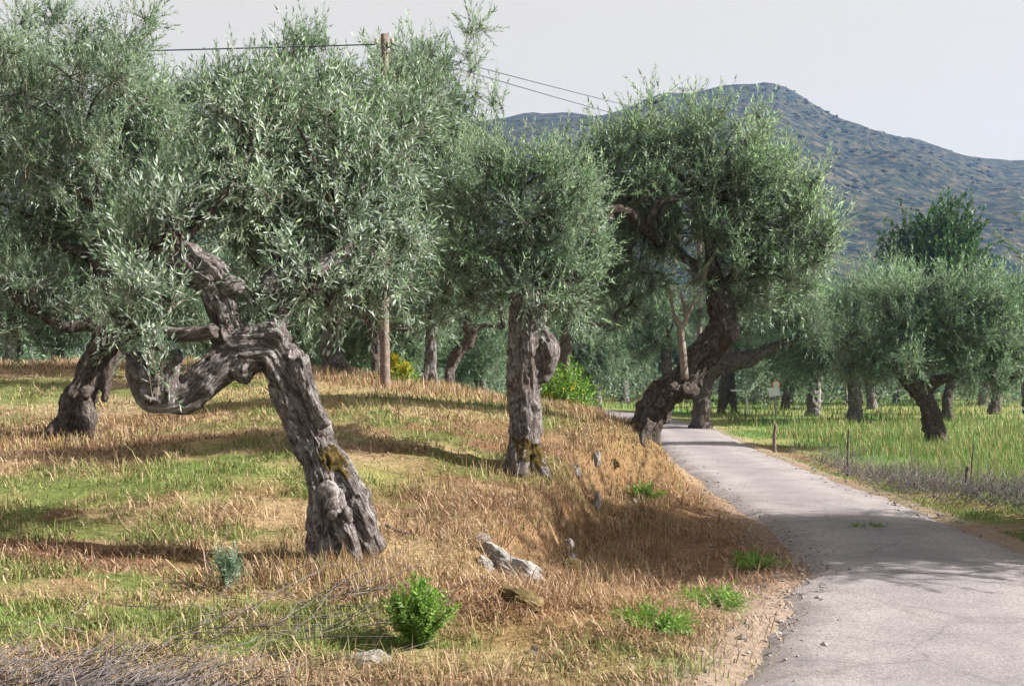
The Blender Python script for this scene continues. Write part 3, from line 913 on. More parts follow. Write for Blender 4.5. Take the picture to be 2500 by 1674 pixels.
# ---- tree leaning out over the road
Dl = [
    [(1548, 1115, 15, 50), (1560, 1065, 15, 44), (1585, 1015, 15, 38), (1612, 975, 15, 40), (1645, 945, 15, 42), (1675, 925, 15, 38), (1700, 892, 15, 37), (1730, 855, 15, 40), (1757, 822, 15, 40), (1766, 788, 15, 36), (1757, 750, 15, 34), (1752, 715, 15, 30), (1740, 660, 15, 20), (1730, 590, 15, 15), (1700, 500, 15, 11)],
    [(1500, 1075, 14.95, 8), (1530, 1052, 14.95, 15), (1555, 1035, 14.95, 20), (1585, 1005, 15, 24)],
    [(1578, 1145, 14.6, 4), (1568, 1105, 14.65, 8), (1565, 1065, 14.7, 15), (1580, 1030, 14.8, 24)],
    [(1614, 1150, 15.0, 4), (1607, 1110, 15.0, 8), (1598, 1065, 14.95, 15), (1598, 1010, 14.9, 24)],
    [(1660, 950, 14.8, 26), (1685, 960, 14.8, 18), (1700, 945, 14.8, 12)],
    [(1640, 950, 14.75, 24), (1648, 955, 14.72, 20)],
    [(1755, 820, 15, 30), (1790, 810, 15, 14), (1796, 800, 15, 9)],
    [(1770, 780, 15, 20), (1778, 735, 14.95, 13), (1768, 700, 14.95, 9), (1762, 690, 14.95, 5)],
    [(1742, 680, 15, 18), (1660, 620, 15, 14), (1580, 560, 14.7, 14), (1520, 515, 14.35, 15), (1440, 518, 14.3, 12)],
    [(1580, 560, 14.7, 12), (1605, 505, 14.5, 11), (1650, 485, 14.5, 8), (1690, 490, 14.6, 5)],
    [(1490, 515, 14.3, 12), (1475, 560, 14.25, 10)],
]
D_blobs = [(1560, 250, 55), (1590, 195, 22), (1720, 235, 48), (1690, 200, 20), (1760, 215, 25), (1850, 225, 22), (1840, 280, 55), (1600, 330, 95), (1720, 330, 100), (1830, 360, 95), (1900, 380, 60), (1500, 330, 60), (1500, 410, 75), (1620, 430, 100), (1750, 440, 105), (1870, 470, 95), (1960, 470, 58),
           (1940, 560, 75), (1850, 580, 85), (1740, 560, 85), (1640, 570, 80), (1540, 600, 70), (1470, 620, 55), (1590, 670, 55), (1690, 660, 50), (1790, 660, 65), (1880, 660, 55), (1970, 640, 45), (1450, 430, 50), (1500, 700, 55), (2000, 530, 45), (1540, 740, 45), (1800, 730, 50, 15.5), (1860, 720, 55, 15.4), (1930, 690, 60), (2010, 600, 50), (1420, 560, 60), (1450, 680, 55), (1980, 400, 50), (1560, 480, 80), (1450, 340, 55), (1440, 640, 60), (1500, 770, 36), (1420, 740, 45, 16)]
D_blobs = [(b[0], b[1] + (58 if b[1] < 300 else 45 if b[1] < 560 else 0), *b[2:]) for b in D_blobs]
D_ends = [(1700, 500, 15), (1440, 515, 14.8), (1700, 475, 14.8), (1762, 690, 15), (1730, 590, 15), (1580, 560, 15)]
tD, trD, coD, noD, faD = build_tree('olive tree leaning right over the road edge with a crooked dark trunk', Dl, D_blobs, 15, D_ends, 0.068, 3.5, 12, bark='bark_dark', voxel=0.027)
ys = [limb_pts(L) for L in ([(1672, 925, 14.75, 10), (1668, 870, 14.72, 9), (1662, 804, 14.7, 8.5), (1660, 792, 14.7, 8)],
                            [(1661, 800, 14.7, 6.5), (1643, 760, 14.7, 4.5), (1636, 706, 14.7, 3.5)],
                            [(1661, 800, 14.7, 7), (1675, 775, 14.68, 5), (1662, 715, 14.65, 3.5)],
                            [(1674, 778, 14.68, 5), (1693, 740, 14.65, 3.5), (1715, 690, 14.65, 3)],
                            [(1715, 700, 14.8, 7), (1725, 655, 14.8, 6), (1742, 630, 14.8, 4)])]
V, Fc, bk = join_tubes(ys, 8)
me = mesh_np('young_stem', V, Fc); set_vec(me, bk, 'bk')
o = obj('young_stem', me, M['palewood'], trD); o['label'] = 'pale forked young stem growing from the dark trunk'

# ---- trees along the crest
El = [[(818, 935, 20, 40), (813, 895, 20, 30), (809, 865, 20, 26), (809, 818, 20, 27), (816, 770, 20, 27), (822, 730, 20, 24), (835, 690, 20, 20), (845, 640, 20, 18)],
      [(865, 922, 19.9, 10), (845, 905, 19.9, 16), (825, 875, 19.9, 18)], [(765, 925, 19.9, 8), (790, 905, 19.9, 14), (805, 880, 20, 16)],
      [(818, 760, 20, 20), (838, 735, 20, 14), (842, 700, 20, 10)], [(825, 720, 20, 18), (760, 640, 20, 13), (700, 560, 20, 10)],
      [(845, 640, 20, 16), (860, 520, 20, 12), (800, 400, 20, 8)]]
E_blobs = [(740, 100, 45), (710, 150, 65), (780, 200, 65), (800, 110, 25), (650, 200, 65), (560, 205, 70), (480, 220, 60), (420, 240, 45), (600, 280, 90), (720, 290, 100), (500, 320, 80), (430, 330, 60), (830, 300, 65), (640, 400, 100), (760, 420, 110), (860, 420, 85), (700, 530, 90), (820, 560, 95), (890, 640, 70), (760, 640, 60), (620, 560, 70), (540, 430, 80), (440, 430, 80), (380, 300, 60), (860, 180, 40), (880, 250, 55)]
build_tree('tall olive tree on the terrace crest with a fluted pale trunk, left of the pole', El, E_blobs, 20, [(700, 560, 20), (800, 400, 20), (842, 700, 20), (845, 640, 20), (860, 520, 20)], 0.082, 3.4, 21, voxel=0.045)
Fl = [[(1047, 950, 19.5, 24), (1049, 915, 19.5, 17), (1051, 879, 19.5, 16), (1051, 806, 19.5, 14), (1056, 760, 19.5, 13), (1061, 715, 19.5, 13), (1055, 640, 19.5, 11), (1030, 540, 19.5, 9)],
      [(1030, 945, 19.4, 6), (1040, 915, 19.4, 10), (1046, 880, 19.5, 10)], [(1068, 945, 19.4, 6), (1060, 910, 19.4, 9), (1056, 880, 19.5, 9)],
      [(1060, 700, 19.5, 11), (1010, 600, 19.4, 10), (980, 520, 17.9, 12), (935, 482, 16.7, 12), (885, 462, 16.5, 13)],
      [(945, 488, 16.8, 9), (1020, 470, 16.7, 5), (1090, 462, 16.8, 3)]]
F_blobs = [(960, 165, 60), (1030, 130, 50), (1080, 170, 50), (920, 240, 60), (1000, 250, 80), (1080, 270, 65), (1130, 330, 55), (960, 350, 85), (1060, 380, 90), (1150, 420, 60), (920, 440, 70), (1020, 500, 90), (1110, 540, 75), (960, 590, 75), (1060, 640, 70), (1140, 640, 60), (990, 690, 50), (1100, 720, 50), (1010, 740, 45), (1090, 770, 35), (900, 720, 50), (960, 740, 40),
           (1150, 85, 24), (1175, 62, 16), (1138, 130, 20), (1145, 175, 18), (900, 280, 55, 17.2), (945, 200, 48, 17.2), (935, 360, 55, 17.2), (925, 450, 55, 17.2), (945, 540, 55, 17.2), (925, 620, 45, 17.2), (1165, 225, 22), (1205, 250, 20), (1225, 262, 12), (1000, 180, 60, 18.6), (1060, 230, 60, 18.6), (960, 290, 60, 18.6), (1120, 400, 55, 18.8), (1040, 320, 60, 18.6), (1170, 350, 45)]
build_tree('slim olive tree right of the pole with a wispy shoot rising above its crown', Fl, F_blobs, 19.5, [(930, 480, 17.2), (1090, 462, 17.2), (1030, 540, 19.5), (1055, 640, 19.5)], 0.082, 3.8, 23, voxel=0.038, r0=0.026)

# ---- smaller trees behind
def mid_tree(label, limbs, blobs, Y, ends, seed, Lf=0.115, dens=3.2, bark='bark_dark', leaf='olive_far', **k):
    return build_tree(label, limbs, blobs, Y, ends, Lf, dens, seed, bark=bark, leaf=leaf, voxel=0.045 if Y < 34 else 0.07, r0=0.06, **k)

mid_tree('dark olive tree half hidden behind the wooden pole', [[(918, 935, 25, 20), (917, 890, 25, 15), (915, 842, 25, 14), (913, 784, 25, 17)], [(912, 790, 25, 15), (884, 768, 25, 11), (845, 757, 25, 8)], [(915, 785, 25, 12), (945, 790, 25, 8), (970, 802, 25, 7), (1003, 803, 25, 7), (1025, 775, 25, 6)]],
         [(850, 720, 60), (920, 700, 60), (1000, 730, 55), (900, 640, 60), (980, 650, 60)], 25, [(845, 757, 25), (1025, 775, 25), (913, 775, 25)], 31)
mid_tree('dark crooked olive tree leaning right between the slim trunk and the straight trunk', [[(1096, 945, 27, 16), (1098, 905, 27, 14), (1104, 885, 27, 15), (1124, 854, 27, 16), (1148, 818, 27, 17), (1135, 785, 27, 17), (1112, 768, 27, 12)], [(1150, 815, 27, 12), (1175, 795, 27, 8), (1230, 800, 27, 6)]],
         [(1100, 720, 55), (1160, 730, 55), (1220, 730, 55), (1050, 760, 40), (1130, 660, 55), (1230, 660, 50)], 27, [(1112, 768, 27), (1230, 800, 27)], 33)
mid_tree('olive tree with a dark trunk just right of the straight grey trunk', [[(1385, 985, 34, 18), (1382, 930, 34, 15), (1380, 870, 34, 15), (1384, 800, 34, 14)], [(1384, 810, 34, 10), (1440, 790, 34, 8), (1480, 800, 34, 6)]],
         [(1380, 760, 60), (1450, 740, 60), (1330, 760, 45), (1420, 680, 60), (1500, 760, 45), (1480, 700, 50)], 34, [(1384, 800, 34), (1480, 800, 34)], 35)
mid_tree('olive tree standing behind the crooked trunk at the road bend', [[(1632, 1000, 40, 18), (1632, 930, 40, 14), (1628, 870, 40, 14), (1630, 820, 40, 12)], [(1628, 850, 40, 9), (1580, 820, 40, 7), (1540, 800, 40, 6)]],
         [(1580, 770, 55), (1640, 750, 55), (1540, 740, 50), (1700, 760, 40), (1600, 840, 35), (1560, 850, 40)], 40, [(1540, 800, 40), (1630, 820, 40)], 37)
mid_tree('dark mossy trunked olive tree beside the far end of the road, limb reaching right', [[(1712, 1055, 40, 28), (1712, 1000, 40, 24), (1716, 950, 40, 25), (1735, 905, 40, 28), (1780, 885, 40, 27), (1830, 875, 40, 22), (1880, 850, 40, 14), (1950, 822, 40, 8)], [(1735, 900, 40, 22), (1760, 850, 40, 16), (1790, 800, 40, 10)]],
         [(1820, 790, 60), (1900, 770, 65), (1970, 760, 60), (1860, 700, 65), (1950, 690, 60), (1780, 740, 45), (2000, 820, 45), (1850, 900, 26, 41)], 40, [(1950, 822, 40), (1790, 800, 40)], 39)
mid_tree('olive tree on a split two-legged trunk in the meadow', [[(1762, 1012, 52, 11), (1766, 970, 52, 13), (1775, 930, 52, 18), (1780, 890, 52, 14)], [(1795, 1010, 52, 8), (1790, 970, 52, 10), (1782, 930, 52, 12)]],
         [(1780, 840, 50), (1840, 830, 50), (1720, 830, 45)], 52, [(1780, 890, 52)], 41, Lf=0.15)
mid_tree('small olive tree in the meadow beside the white sign', [[(1917, 1015, 60, 16), (1918, 975, 60, 11), (1925, 940, 60, 10), (1920, 890, 60, 9)], [(1922, 945, 60, 8), (1945, 915, 60, 6), (1985, 890, 60, 5)]],
         [(1920, 860, 48), (1990, 850, 48), (2040, 830, 48), (1870, 840, 45), (1960, 800, 50), (2020, 780, 50)], 60, [(1920, 890, 60), (1985, 890, 60)], 43, Lf=0.16)
mid_tree('dark olive tree standing in the meadow right of the road, trunk leaning left', [[(2285, 1100, 30, 30), (2281, 1050, 30, 25), (2272, 1010, 30, 25), (2252, 960, 30, 24), (2228, 935, 30, 25), (2195, 900, 30, 17), (2150, 870, 30, 10)], [(2255, 950, 30, 18), (2290, 928, 30, 13), (2340, 915, 30, 9), (2390, 900, 30, 7)], [(2312, 1095, 29.9, 8), (2298, 1050, 29.9, 12), (2285, 1010, 30, 14)], [(2225, 930, 30, 18), (2250, 860, 30, 12), (2300, 800, 30, 9)]],
         [(2130, 840, 62), (2200, 800, 75), (2290, 790, 80), (2380, 800, 80), (2450, 820, 70), (2180, 730, 62), (2260, 710, 70), (2350, 720, 75), (2430, 740, 70), (2080, 880, 38), (2330, 860, 60), (2420, 880, 50), (2240, 870, 45), (2490, 860, 50), (2120, 900, 30), (2150, 915, 32, 29.5), (2360, 915, 40, 29.5), (2430, 925, 42, 29.5), (2210, 880, 45, 29), (2480, 920, 40, 29.5), (2060, 830, 45), (2060, 900, 32)], 30, [(2150, 870, 30), (2390, 900, 30), (2300, 800, 30), (2340, 915, 30)], 45)
mid_tree('olive tree directly behind the dark meadow tree, trunk showing right of it', [[(2312, 1040, 44, 20), (2312, 1000, 44, 14), (2315, 960, 44, 14), (2325, 920, 44, 12)]],
         [(2300, 860, 50), (2370, 870, 50), (2250, 850, 45), (2340, 780, 60)], 44, [(2325, 920, 44)], 47, Lf=0.16)
mid_tree('squat olive tree near the right edge with a low dark trunk', [[(2425, 1012, 52, 18), (2430, 985, 52, 13), (2440, 940, 52, 11)]],
         [(2420, 880, 50), (2480, 870, 55), (2450, 800, 55), (2380, 860, 40)], 52, [(2440, 940, 52)], 49, Lf=0.15)
mid_tree('olive tree cut off by the right edge of the picture', [[(2512, 1010, 46, 16), (2506, 960, 46, 12), (2500, 910, 46, 11)]],
         [(2480, 800, 55), (2530, 760, 60), (2500, 700, 55), (2560, 850, 60)], 46, [(2500, 910, 46)], 51, Lf=0.16)
mid_tree('thin far olive tree behind the meadow, pale bare trunk', [[(2186, 985, 72, 8), (2190, 955, 72, 6), (2202, 925, 72, 5)]], [(2180, 890, 40), (2120, 880, 40), (2230, 880, 35)], 72, [(2202, 925, 72)], 53, Lf=0.2)
# out of frame right: the tree whose shade lies across the road
def tree_world(label, x, y, h, rc, seed, Lf, dens, leaf='olive', lean=(0.3, 0.1), trunk_r=0.24, name='olive_tree', bark='bark', wid=0.11):
    r = np.random.default_rng(seed)
    z0 = hz(x, y)
    t = root(name, (x, y, z0), label, 'tree')
    hb = h * 0.42
    top = np.array([x + lean[0], y + lean[1], z0 + hb])
    S = [catmull(np.array([(x, y, z0 - 0.15, trunk_r * 1.5), (x + 0.02, y, z0 + 0.2, trunk_r * 1.1), (x + lean[0] * 0.3, y + lean[1] * 0.5, z0 + hb * 0.55, trunk_r * 0.9), (*top, trunk_r * 0.85)]), 8)]
    ends, blobs = [], []
    for k in range(5):
        a = k * 1.257 + r.uniform(-0.3, 0.3)
        e = top + np.array([math.cos(a) * rc * 0.5, math.sin(a) * rc * 0.5, h * 0.2 * r.uniform(0.6, 1.3)])
        S.append(catmull(np.array([(*(top - [0, 0, 0.15]), trunk_r * 0.55), (*((top + e) / 2 + r.normal(0, 0.12, 3)), trunk_r * 0.4), (*e, trunk_r * 0.22)]), 6))
        ends.append(e)
    cz = z0 + h * 0.55
    for k in range(9):
        a = k * 2.4; q = (0.25 + 0.75 * r.random()) * rc * 0.68
        blobs.append((top[0] + math.cos(a) * q, top[1] + math.sin(a) * q, cz + r.uniform(-0.16, 0.2) * h, rc * 0.5, rc * 0.5, h * 0.25))
    me, *_ = fused_trunk('trunk', S, 0.05, 1.0, seed * 1.1)
    obj('trunk', me, M[bark], t)
    P, D, subs = crown_points(blobs, Lf, dens, r)
    V, Fq, R, MI = place_clusters(templates(Lf, wid, tri=True), P, D, r.uniform(0.75, 1.25, len(P)), np.clip(0.45 + 0.3 * noise(P * 1.6 + seed), 0, 1), r)
    cm = mesh_np('crown', V, [Fq], False, MI); set_face(cm, R, 'rnd')
    tag(obj('crown', cm, [M[leaf], M['twig']], t), kind='stuff')
    V, Fc, bk = join_tubes(grow_branches(ends, blobs, subs, r, 0.05), 6)
    bm_ = mesh_np('boughs', V, Fc); set_vec(bm_, bk, 'bk')
    tag(obj('boughs', bm_, M['bark_dark'], t), kind='stuff')
    return t

tree_world('olive tree just outside the right edge whose shade crosses the road', 8.15, 11.5, 6.2, 2.6, 61, 0.12, 3.0)
tree_world('round dark green broadleaf tree rising behind the meadow olives', 26.6, 70, 12.6, 3.4, 63, 0.26, 2.4, leaf='oak', trunk_r=0.35, name='broadleaf_tree', wid=0.26)

# three grove trees, then copies of them filling the orchard behind
protos = [tree_world('x', 0, 0, 4.8, 2.3, 71, 0.13, 3.2, leaf='olive_far'), tree_world('x', 0, 0, 5.3, 2.5, 73, 0.135, 3.2, leaf='olive_far', lean=(-0.4, 0.2)), tree_world('x', 0, 0, 4.4, 2.2, 75, 0.13, 3.2, leaf='olive_far', lean=(0.5, -0.2))]
bpy.context.view_layer.update()
def copy_tree(o, loc, rz, s, label):
    c = o.copy(); C.objects.link(c)
    c.location = loc; c.rotation_euler = (0, 0, rz); c.scale = (s, s, s)
    tag(c, label, 'tree', 'olive trees of the grove behind the terrace')
    for ch in o.children:
        d = ch.copy(); C.objects.link(d); d.parent = c
    return c
grove = [
    (20, 31, 1.0, 'far olive behind the terrace crest at the left edge'),
    (150, 36, 1.05, 'far olive behind the crest, left of the leaning left trunk'),
    (390, 30, 0.95, 'far olive behind the crest, seen above the sagging limb'),
    (545, 37, 1.05, 'far olive seen through the fork of the nearest tree'),
    (700, 33, 0.95, 'far olive filling the gap left of the fluted pale trunk'),
    (790, 46, 1.1, 'more distant olive directly behind the fluted pale trunk'),
    (880, 40, 1.0, 'far olive between the fluted pale trunk and the pole'),
    (1000, 34, 0.95, 'far olive between the pole and the slim trunk'),
    (1180, 46, 1.1, 'far olive left of the straight trunk beyond the road bend'),
    (1310, 62, 1.15, 'distant olive hidden mostly by the straight grey trunk'),
    (1460, 50, 1.05, 'far olive right of the yellow flowering bush'),
    (1525, 66, 1.15, 'distant olive behind the pale thin stump beyond the road'),
    (1660, 74, 1.2, 'distant olive behind the crooked leaning trunk'),
    (1850, 80, 1.25, 'distant olive in the row behind the white sign'),
    (1985, 50, 1.3, 'olive at the back of the meadow, right of the sign'),
    (2090, 45, 1.3, 'large olive left of the dark meadow tree, filling the gap below the hill'),
    (1925, 72, 1.5, 'distant tall olive right of the leaning road tree, just below the hill'),
    (2080, 84, 1.3, 'distant olive at the back of the meadow below the hill'),
    (2130, 60, 1.2, 'olive behind the dark meadow tree, on its left'),
    (2400, 68, 1.25, 'distant olive behind the dark meadow tree, on its right'),
    (2480, 82, 1.3, 'distant olive near the right edge below the hill'),
]
for i, (px, Y, s, lab) in enumerate(grove):
    x = (px - 1250) * Y / F
    copy_tree(protos[i % 3], (x, Y, hz(x, Y) - 0.02), i * 1.9, s, lab)
for p in protos:
    for ch in list(p.children): bpy.data.objects.remove(ch)
    bpy.data.objects.remove(p)

# far end of the grove, one unbroken mass of foliage
rw = np.random.default_rng(9)
nw = 3000
wx = rw.uniform(-75, 75, nw); wy = rw.uniform(86, 104, nw)
wh = 3.4 + 1.3 * n2(wx, wy, 0.16, 3.0, 3)
P = np.stack([wx, wy, 0.4 + np.maximum(0.4, wh) * rw.random(nw) ** 0.7], -1)
V, Fq, R, MI = place_clusters(templates(0.4, 0.22, 12, 'w', tri=True), P, rw.normal(0, .5, P.shape) + [0, -.2, .6], rw.uniform(0.8, 1.3, nw), np.clip(0.4 + 0.3 * noise(P * 0.5), 0, 1), rw)
me = mesh_np('far_grove', V, [Fq], False, MI); set_face(me, R, 'rnd')
tag(obj('far_grove', me, [M['olive_far'], M['twig']]), 'far grove foliage closing the view below the hill', 'trees', kind='stuff')

# low undergrowth between the far trunks
nu_ = 2600
ux = rw.uniform(-16, 42, nu_); uy = rw.uniform(64, 84, nu_)
P = np.stack([ux, uy, height(ux, uy) + np.maximum(0.2, 1.3 + 0.9 * n2(ux, uy, 0.25, 5.0, 3)) * rw.random(nu_)], -1)
V, Fq, R, MI = place_clusters(templates(0.3, 0.16, 12, 'u', tri=True), P, rw.normal(0, .6, P.shape) + [0, -.1, .7], rw.uniform(0.7, 1.2, nu_), np.clip(0.3 + 0.3 * noise(P * 0.5), 0, 1), rw)
me = mesh_np('undergrowth', V, [Fq], False, MI); set_face(me, R, 'rnd')
tag(obj('undergrowth', me, [M['olive_far'], M['twig']]), 'low green undergrowth between the far olive trunks', 'undergrowth', kind='stuff')

# ------------------------------------------------------------------ grass
def blades(pos, hgt, wid, az, lean, col, name, r, label, cat, top_tint=1.15):
    n = len(pos)
    d = np.stack([np.cos(az), np.sin(az), np.zeros(n)], -1)
    s = np.stack([-np.sin(az + r.normal(0, .8, n)), np.cos(az), np.zeros(n)], -1)
    s /= np.linalg.norm(s, axis=1)[:, None] + 1e-6
    up = np.array([0, 0, 1.0])
    m_ = pos + (up * np.cos(lean * 0.6)[:, None] + d * np.sin(lean * 0.6)[:, None]) * hgt[:, None] * 0.55
    tp = m_ + (up * np.cos(lean * 1.25)[:, None] + d * np.sin(lean * 1.25)[:, None]) * hgt[:, None] * 0.5
    h = wid[:, None] * 0.5
    V = np.stack([pos - s * h, pos + s * h, m_ + s * h * 0.75, m_ - s * h * 0.75, tp], 1).reshape(-1, 3)
    b = np.arange(n) * 5
    q = np.stack([b, b + 1, b + 2, b + 3], -1); t = np.stack([b + 3, b + 2, b + 4], -1)
    me = mesh_np(name, V, [q, t], False)
    cc = np.repeat(col, 5, 0)
    cc[4::5] *= top_tint
    set_col(me, np.clip(cc, 0, 0.95))
    return tag(obj(name, me, M['grass']), label, cat, kind='stuff')

def scatter(n, ylo, yhi, power, xl, xr, r):
    """more plants close by, fewer far away"""
    u = r.random(n)
    y = (ylo ** (1 - power) + u * (yhi ** (1 - power) - ylo ** (1 - power))) ** (1 / (1 - power))
    x = xl(y) + r.random(n) * (xr(y) - xl(y))
    return x, y

r = np.random.default_rng(5)
x, y = scatter(255000, 4.6, 25, 1.9, lambda y: -0.5 * y - 0.8, lambda y: np.interp(y, RL[:60, 1], RL[:60, 0]) - RHALF + 0.1, r)
d, _ = road_dist(x, y)
col, g, ver = cover(x, y)
clump = n2(x, y, 2.4, 44.0, 3) + 0.5 * n2(x, y, 9.0, 4.0, 2)
dlg, _ = lip_dist(x, y)
bare = np.exp(-((dlg - 0.12) / 0.16) ** 2) * (y > 8.5) * (y < 18) * 0.8 + sstep(0.4, 0.8, dlg) * (d < -RHALF) * (y > 9) * 0.35 * (dlg < 3)
keep = (r.random(len(x)) > bare) & (r.random(len(x)) < np.clip(0.68 + 0.8 * clump, 0.3, 1)) & (r.random(len(x)) > ver * 0.93)
x, y, col, g, clump = x[keep], y[keep], col[keep], g[keep], clump[keep]
n = len(x)
green = r.random(n) < g * 0.8
c = np.where(green[:, None], GREEN + (YGREEN - GREEN) * r.random((n, 1)), col)
dry = ~green
pick = r.random(n)
c[dry & (pick < 0.25)] = TAN * 1.1; c[dry & (pick > 0.85)] = BROWN * 0.9; c[dry & (pick > 0.6) & (pick < 0.75)] = STRAW * 1.15
c *= r.uniform(0.75, 1.25, (n, 1))
flat = dry & (r.random(n) < 0.68)
hgt = np.where(green, r.uniform(0.03, 0.1, n), r.uniform(0.03, 0.12, n)) * (1 + 0.5 * clump)
hgt = hgt * 0.8 * np.exp(r.normal(0, 0.4, n))
hgt = np.maximum(hgt, 0.02) * np.where(flat, 1.4, 1.0)
lean = np.where(flat, r.uniform(1.1, 1.45, n), np.abs(r.normal(0.65, 0.4, n)))
wid = r.uniform(0.005, 0.01, n) * np.maximum(1, y / 9)
blades(np.stack([x, y, height(x, y) - 0.005], -1), hgt, wid, r.uniform(0, 2 * np.pi, n), lean, c, 'terrace_grass', r, 'dry mown grass and hay covering the olive terrace', 'grass')

# longer dry tufts: bank lip, trunk feet, crest
px_t = []
def tuft_area(cx, cy, rx, ry, k):
    px_t.append(np.stack([r.normal(cx, rx, k), r.normal(cy, ry, k)], -1))
tuft_area(-5.5, 13.7, 0.6, 0.4, 1500); tuft_area(-1.25, 8.2, 0.35, 0.22, 1600); tuft_area(-1.0, 7.9, 0.4, 0.2, 900); tuft_area(0.2, 11.8, 0.35, 0.2, 500)
tuft_area(-2.1, 18, 0.8, 0.4, 1600); tuft_area(-3.2, 19.9, 0.7, 0.4, 1200); tuft_area(-1.4, 19.3, 0.6, 0.4, 1200); tuft_area(1.7, 14.7, 0.5, 0.4, 1200)
tuft_area(-8, 21.5, 3.0, 0.5, 3500); tuft_area(-3.5, 20.8, 2.0, 0.4, 1800); tuft_area(0.6, 18.6, 1.0, 0.5, 2000); tuft_area(1.3, 13.3, 0.35, 1.0, 2600); tuft_area(0.6, 11.3, 0.4, 0.6, 1800); tuft_area(0.2, 9.6, 0.5, 0.7, 1500)
ll = catmull(LIP, 12)[10:-8]
kk = r.integers(0, len(ll), 5200)
px_t.append(ll[kk] + r.normal(0, 0.16, (5200, 2)) + [0.06, 0])
pt = np.vstack(px_t); n = len(pt)
dd, _ = road_dist(pt[:, 0], pt[:, 1])
pt = pt[dd < -RHALF - 0.5]; n = len(pt)
pal = np.array([STRAW * 1.1, TAN * 1.1, OCHRE, BROWN, TAN, YGREEN])
c = pal[r.integers(0, 6, n)] * r.uniform(0.75, 1.25, (n, 1))
lipm = np.abs(lip_dist(pt[:, 0], pt[:, 1])[0]) < 0.5
blades(np.stack([pt[:, 0], pt[:, 1], height(pt[:, 0], pt[:, 1]) - 0.01], -1), r.uniform(0.06, 0.22, n) * np.where(lipm, 0.6, 1.0), r.uniform(0.005, 0.009, n) * np.maximum(1, pt[:, 1] / 10), r.uniform(0, 6.28, n), np.abs(r.normal(0.55, 0.35, n)), c, 'long_dry_grass', r, 'long dry straw tufts round the trunks and along the bank', 'grass')

# meadow right of the road and under the far trees
x, y = scatter(125000, 8, 75, 1.7, lambda y: np.where(y < 27, np.interp(y, RL[:80, 1], RL[:80, 0]) + RHALF + 0.15, np.where(y < 44, 6.9, -4)), lambda y: 0.5 * y + 2, r)
d, _ = road_dist(x, y)
col, g, ver = cover(x, y)
cl = n2(x, y, 0.9, 21.0, 3)
k = (np.abs(d) > RHALF + 0.15) & (r.random(len(x)) < np.clip(0.6 + 0.8 * cl, 0.1, 1)) & (r.random(len(x)) > ver * 0.9) & (y > 8)
x, y, col, cl, d = x[k], y[k], col[k], cl[k], d[k]; n = len(x)
c = np.where(r.random((n, 1)) < 0.65, MEADOW * r.uniform(0.6, 1.3, (n, 1)), YGREEN * r.uniform(0.8, 1.3, (n, 1)))
c[r.random(n) < 0.1] = STRAW
tall = sstep(1.8, 4.0, d)
blades(np.stack([x, y, height(x, y) - 0.01], -1), (0.05 + r.uniform(0.08, 0.3, n) * tall) * (1 + 0.5 * cl), r.uniform(0.006, 0.011, n) * np.maximum(1, y / 13), r.uniform(0, 6.28, n), np.abs(r.normal(0.3, 0.25, n)), c, 'meadow_grass', r, 'fresh green meadow grass right of the road', 'grass')

# loose stones and grit along the road edges
rg_ = np.random.default_rng(15)
ng_ = 2600
ii = rg_.integers(20, 640, ng_)
side = np.where(rg_.random(ng_) < 0.6, -1, 1)
off = side * (RHALF + rg_.normal(0.08, 0.28, ng_))
pg = RS[ii] + nor[ii] * off[:, None] + rg_.normal(0, 0.1, (ng_, 2))
pg = pg[(pg[:, 1] > 5) & (pg[:, 1] < 30)]; ng_ = len(pg)
ov = np.array([(1, 0, 0), (-1, 0, 0), (0, 1, 0), (0, -1, 0), (0, 0, 1), (0, 0, -1)], float)
of_ = np.array([(0, 2, 4), (2, 1, 4), (1, 3, 4), (3, 0, 4), (2, 0, 5), (1, 2, 5), (3, 1, 5), (0, 3, 5)])
gs = rg_.uniform(0.006, 0.016, ng_) * np.exp(rg_.normal(0, 0.35, ng_))
gv = ov[None] * (1 + rg_.normal(0, 0.25, (ng_, 6, 1))) * gs[:, None, None] * [1.2, 1.2, 0.7]
gd, _ = road_dist(pg[:, 0], pg[:, 1])
gz = np.maximum(height(pg[:, 0], pg[:, 1]), np.where(np.abs(gd) < RHALF, 0.02, -9)) 
gv = gv + np.concatenate([pg, gz[:, None] + gs[:, None] * 0.3], 1)[:, None]
me = mesh_np('gravel', gv.reshape(-1, 3), [(of_[None] + (np.arange(ng_) * 6)[:, None, None]).reshape(-1, 3)], False)
tag(obj('gravel', me, M['lime']), 'loose gravel strewn along the road edges', 'gravel', kind='stuff')

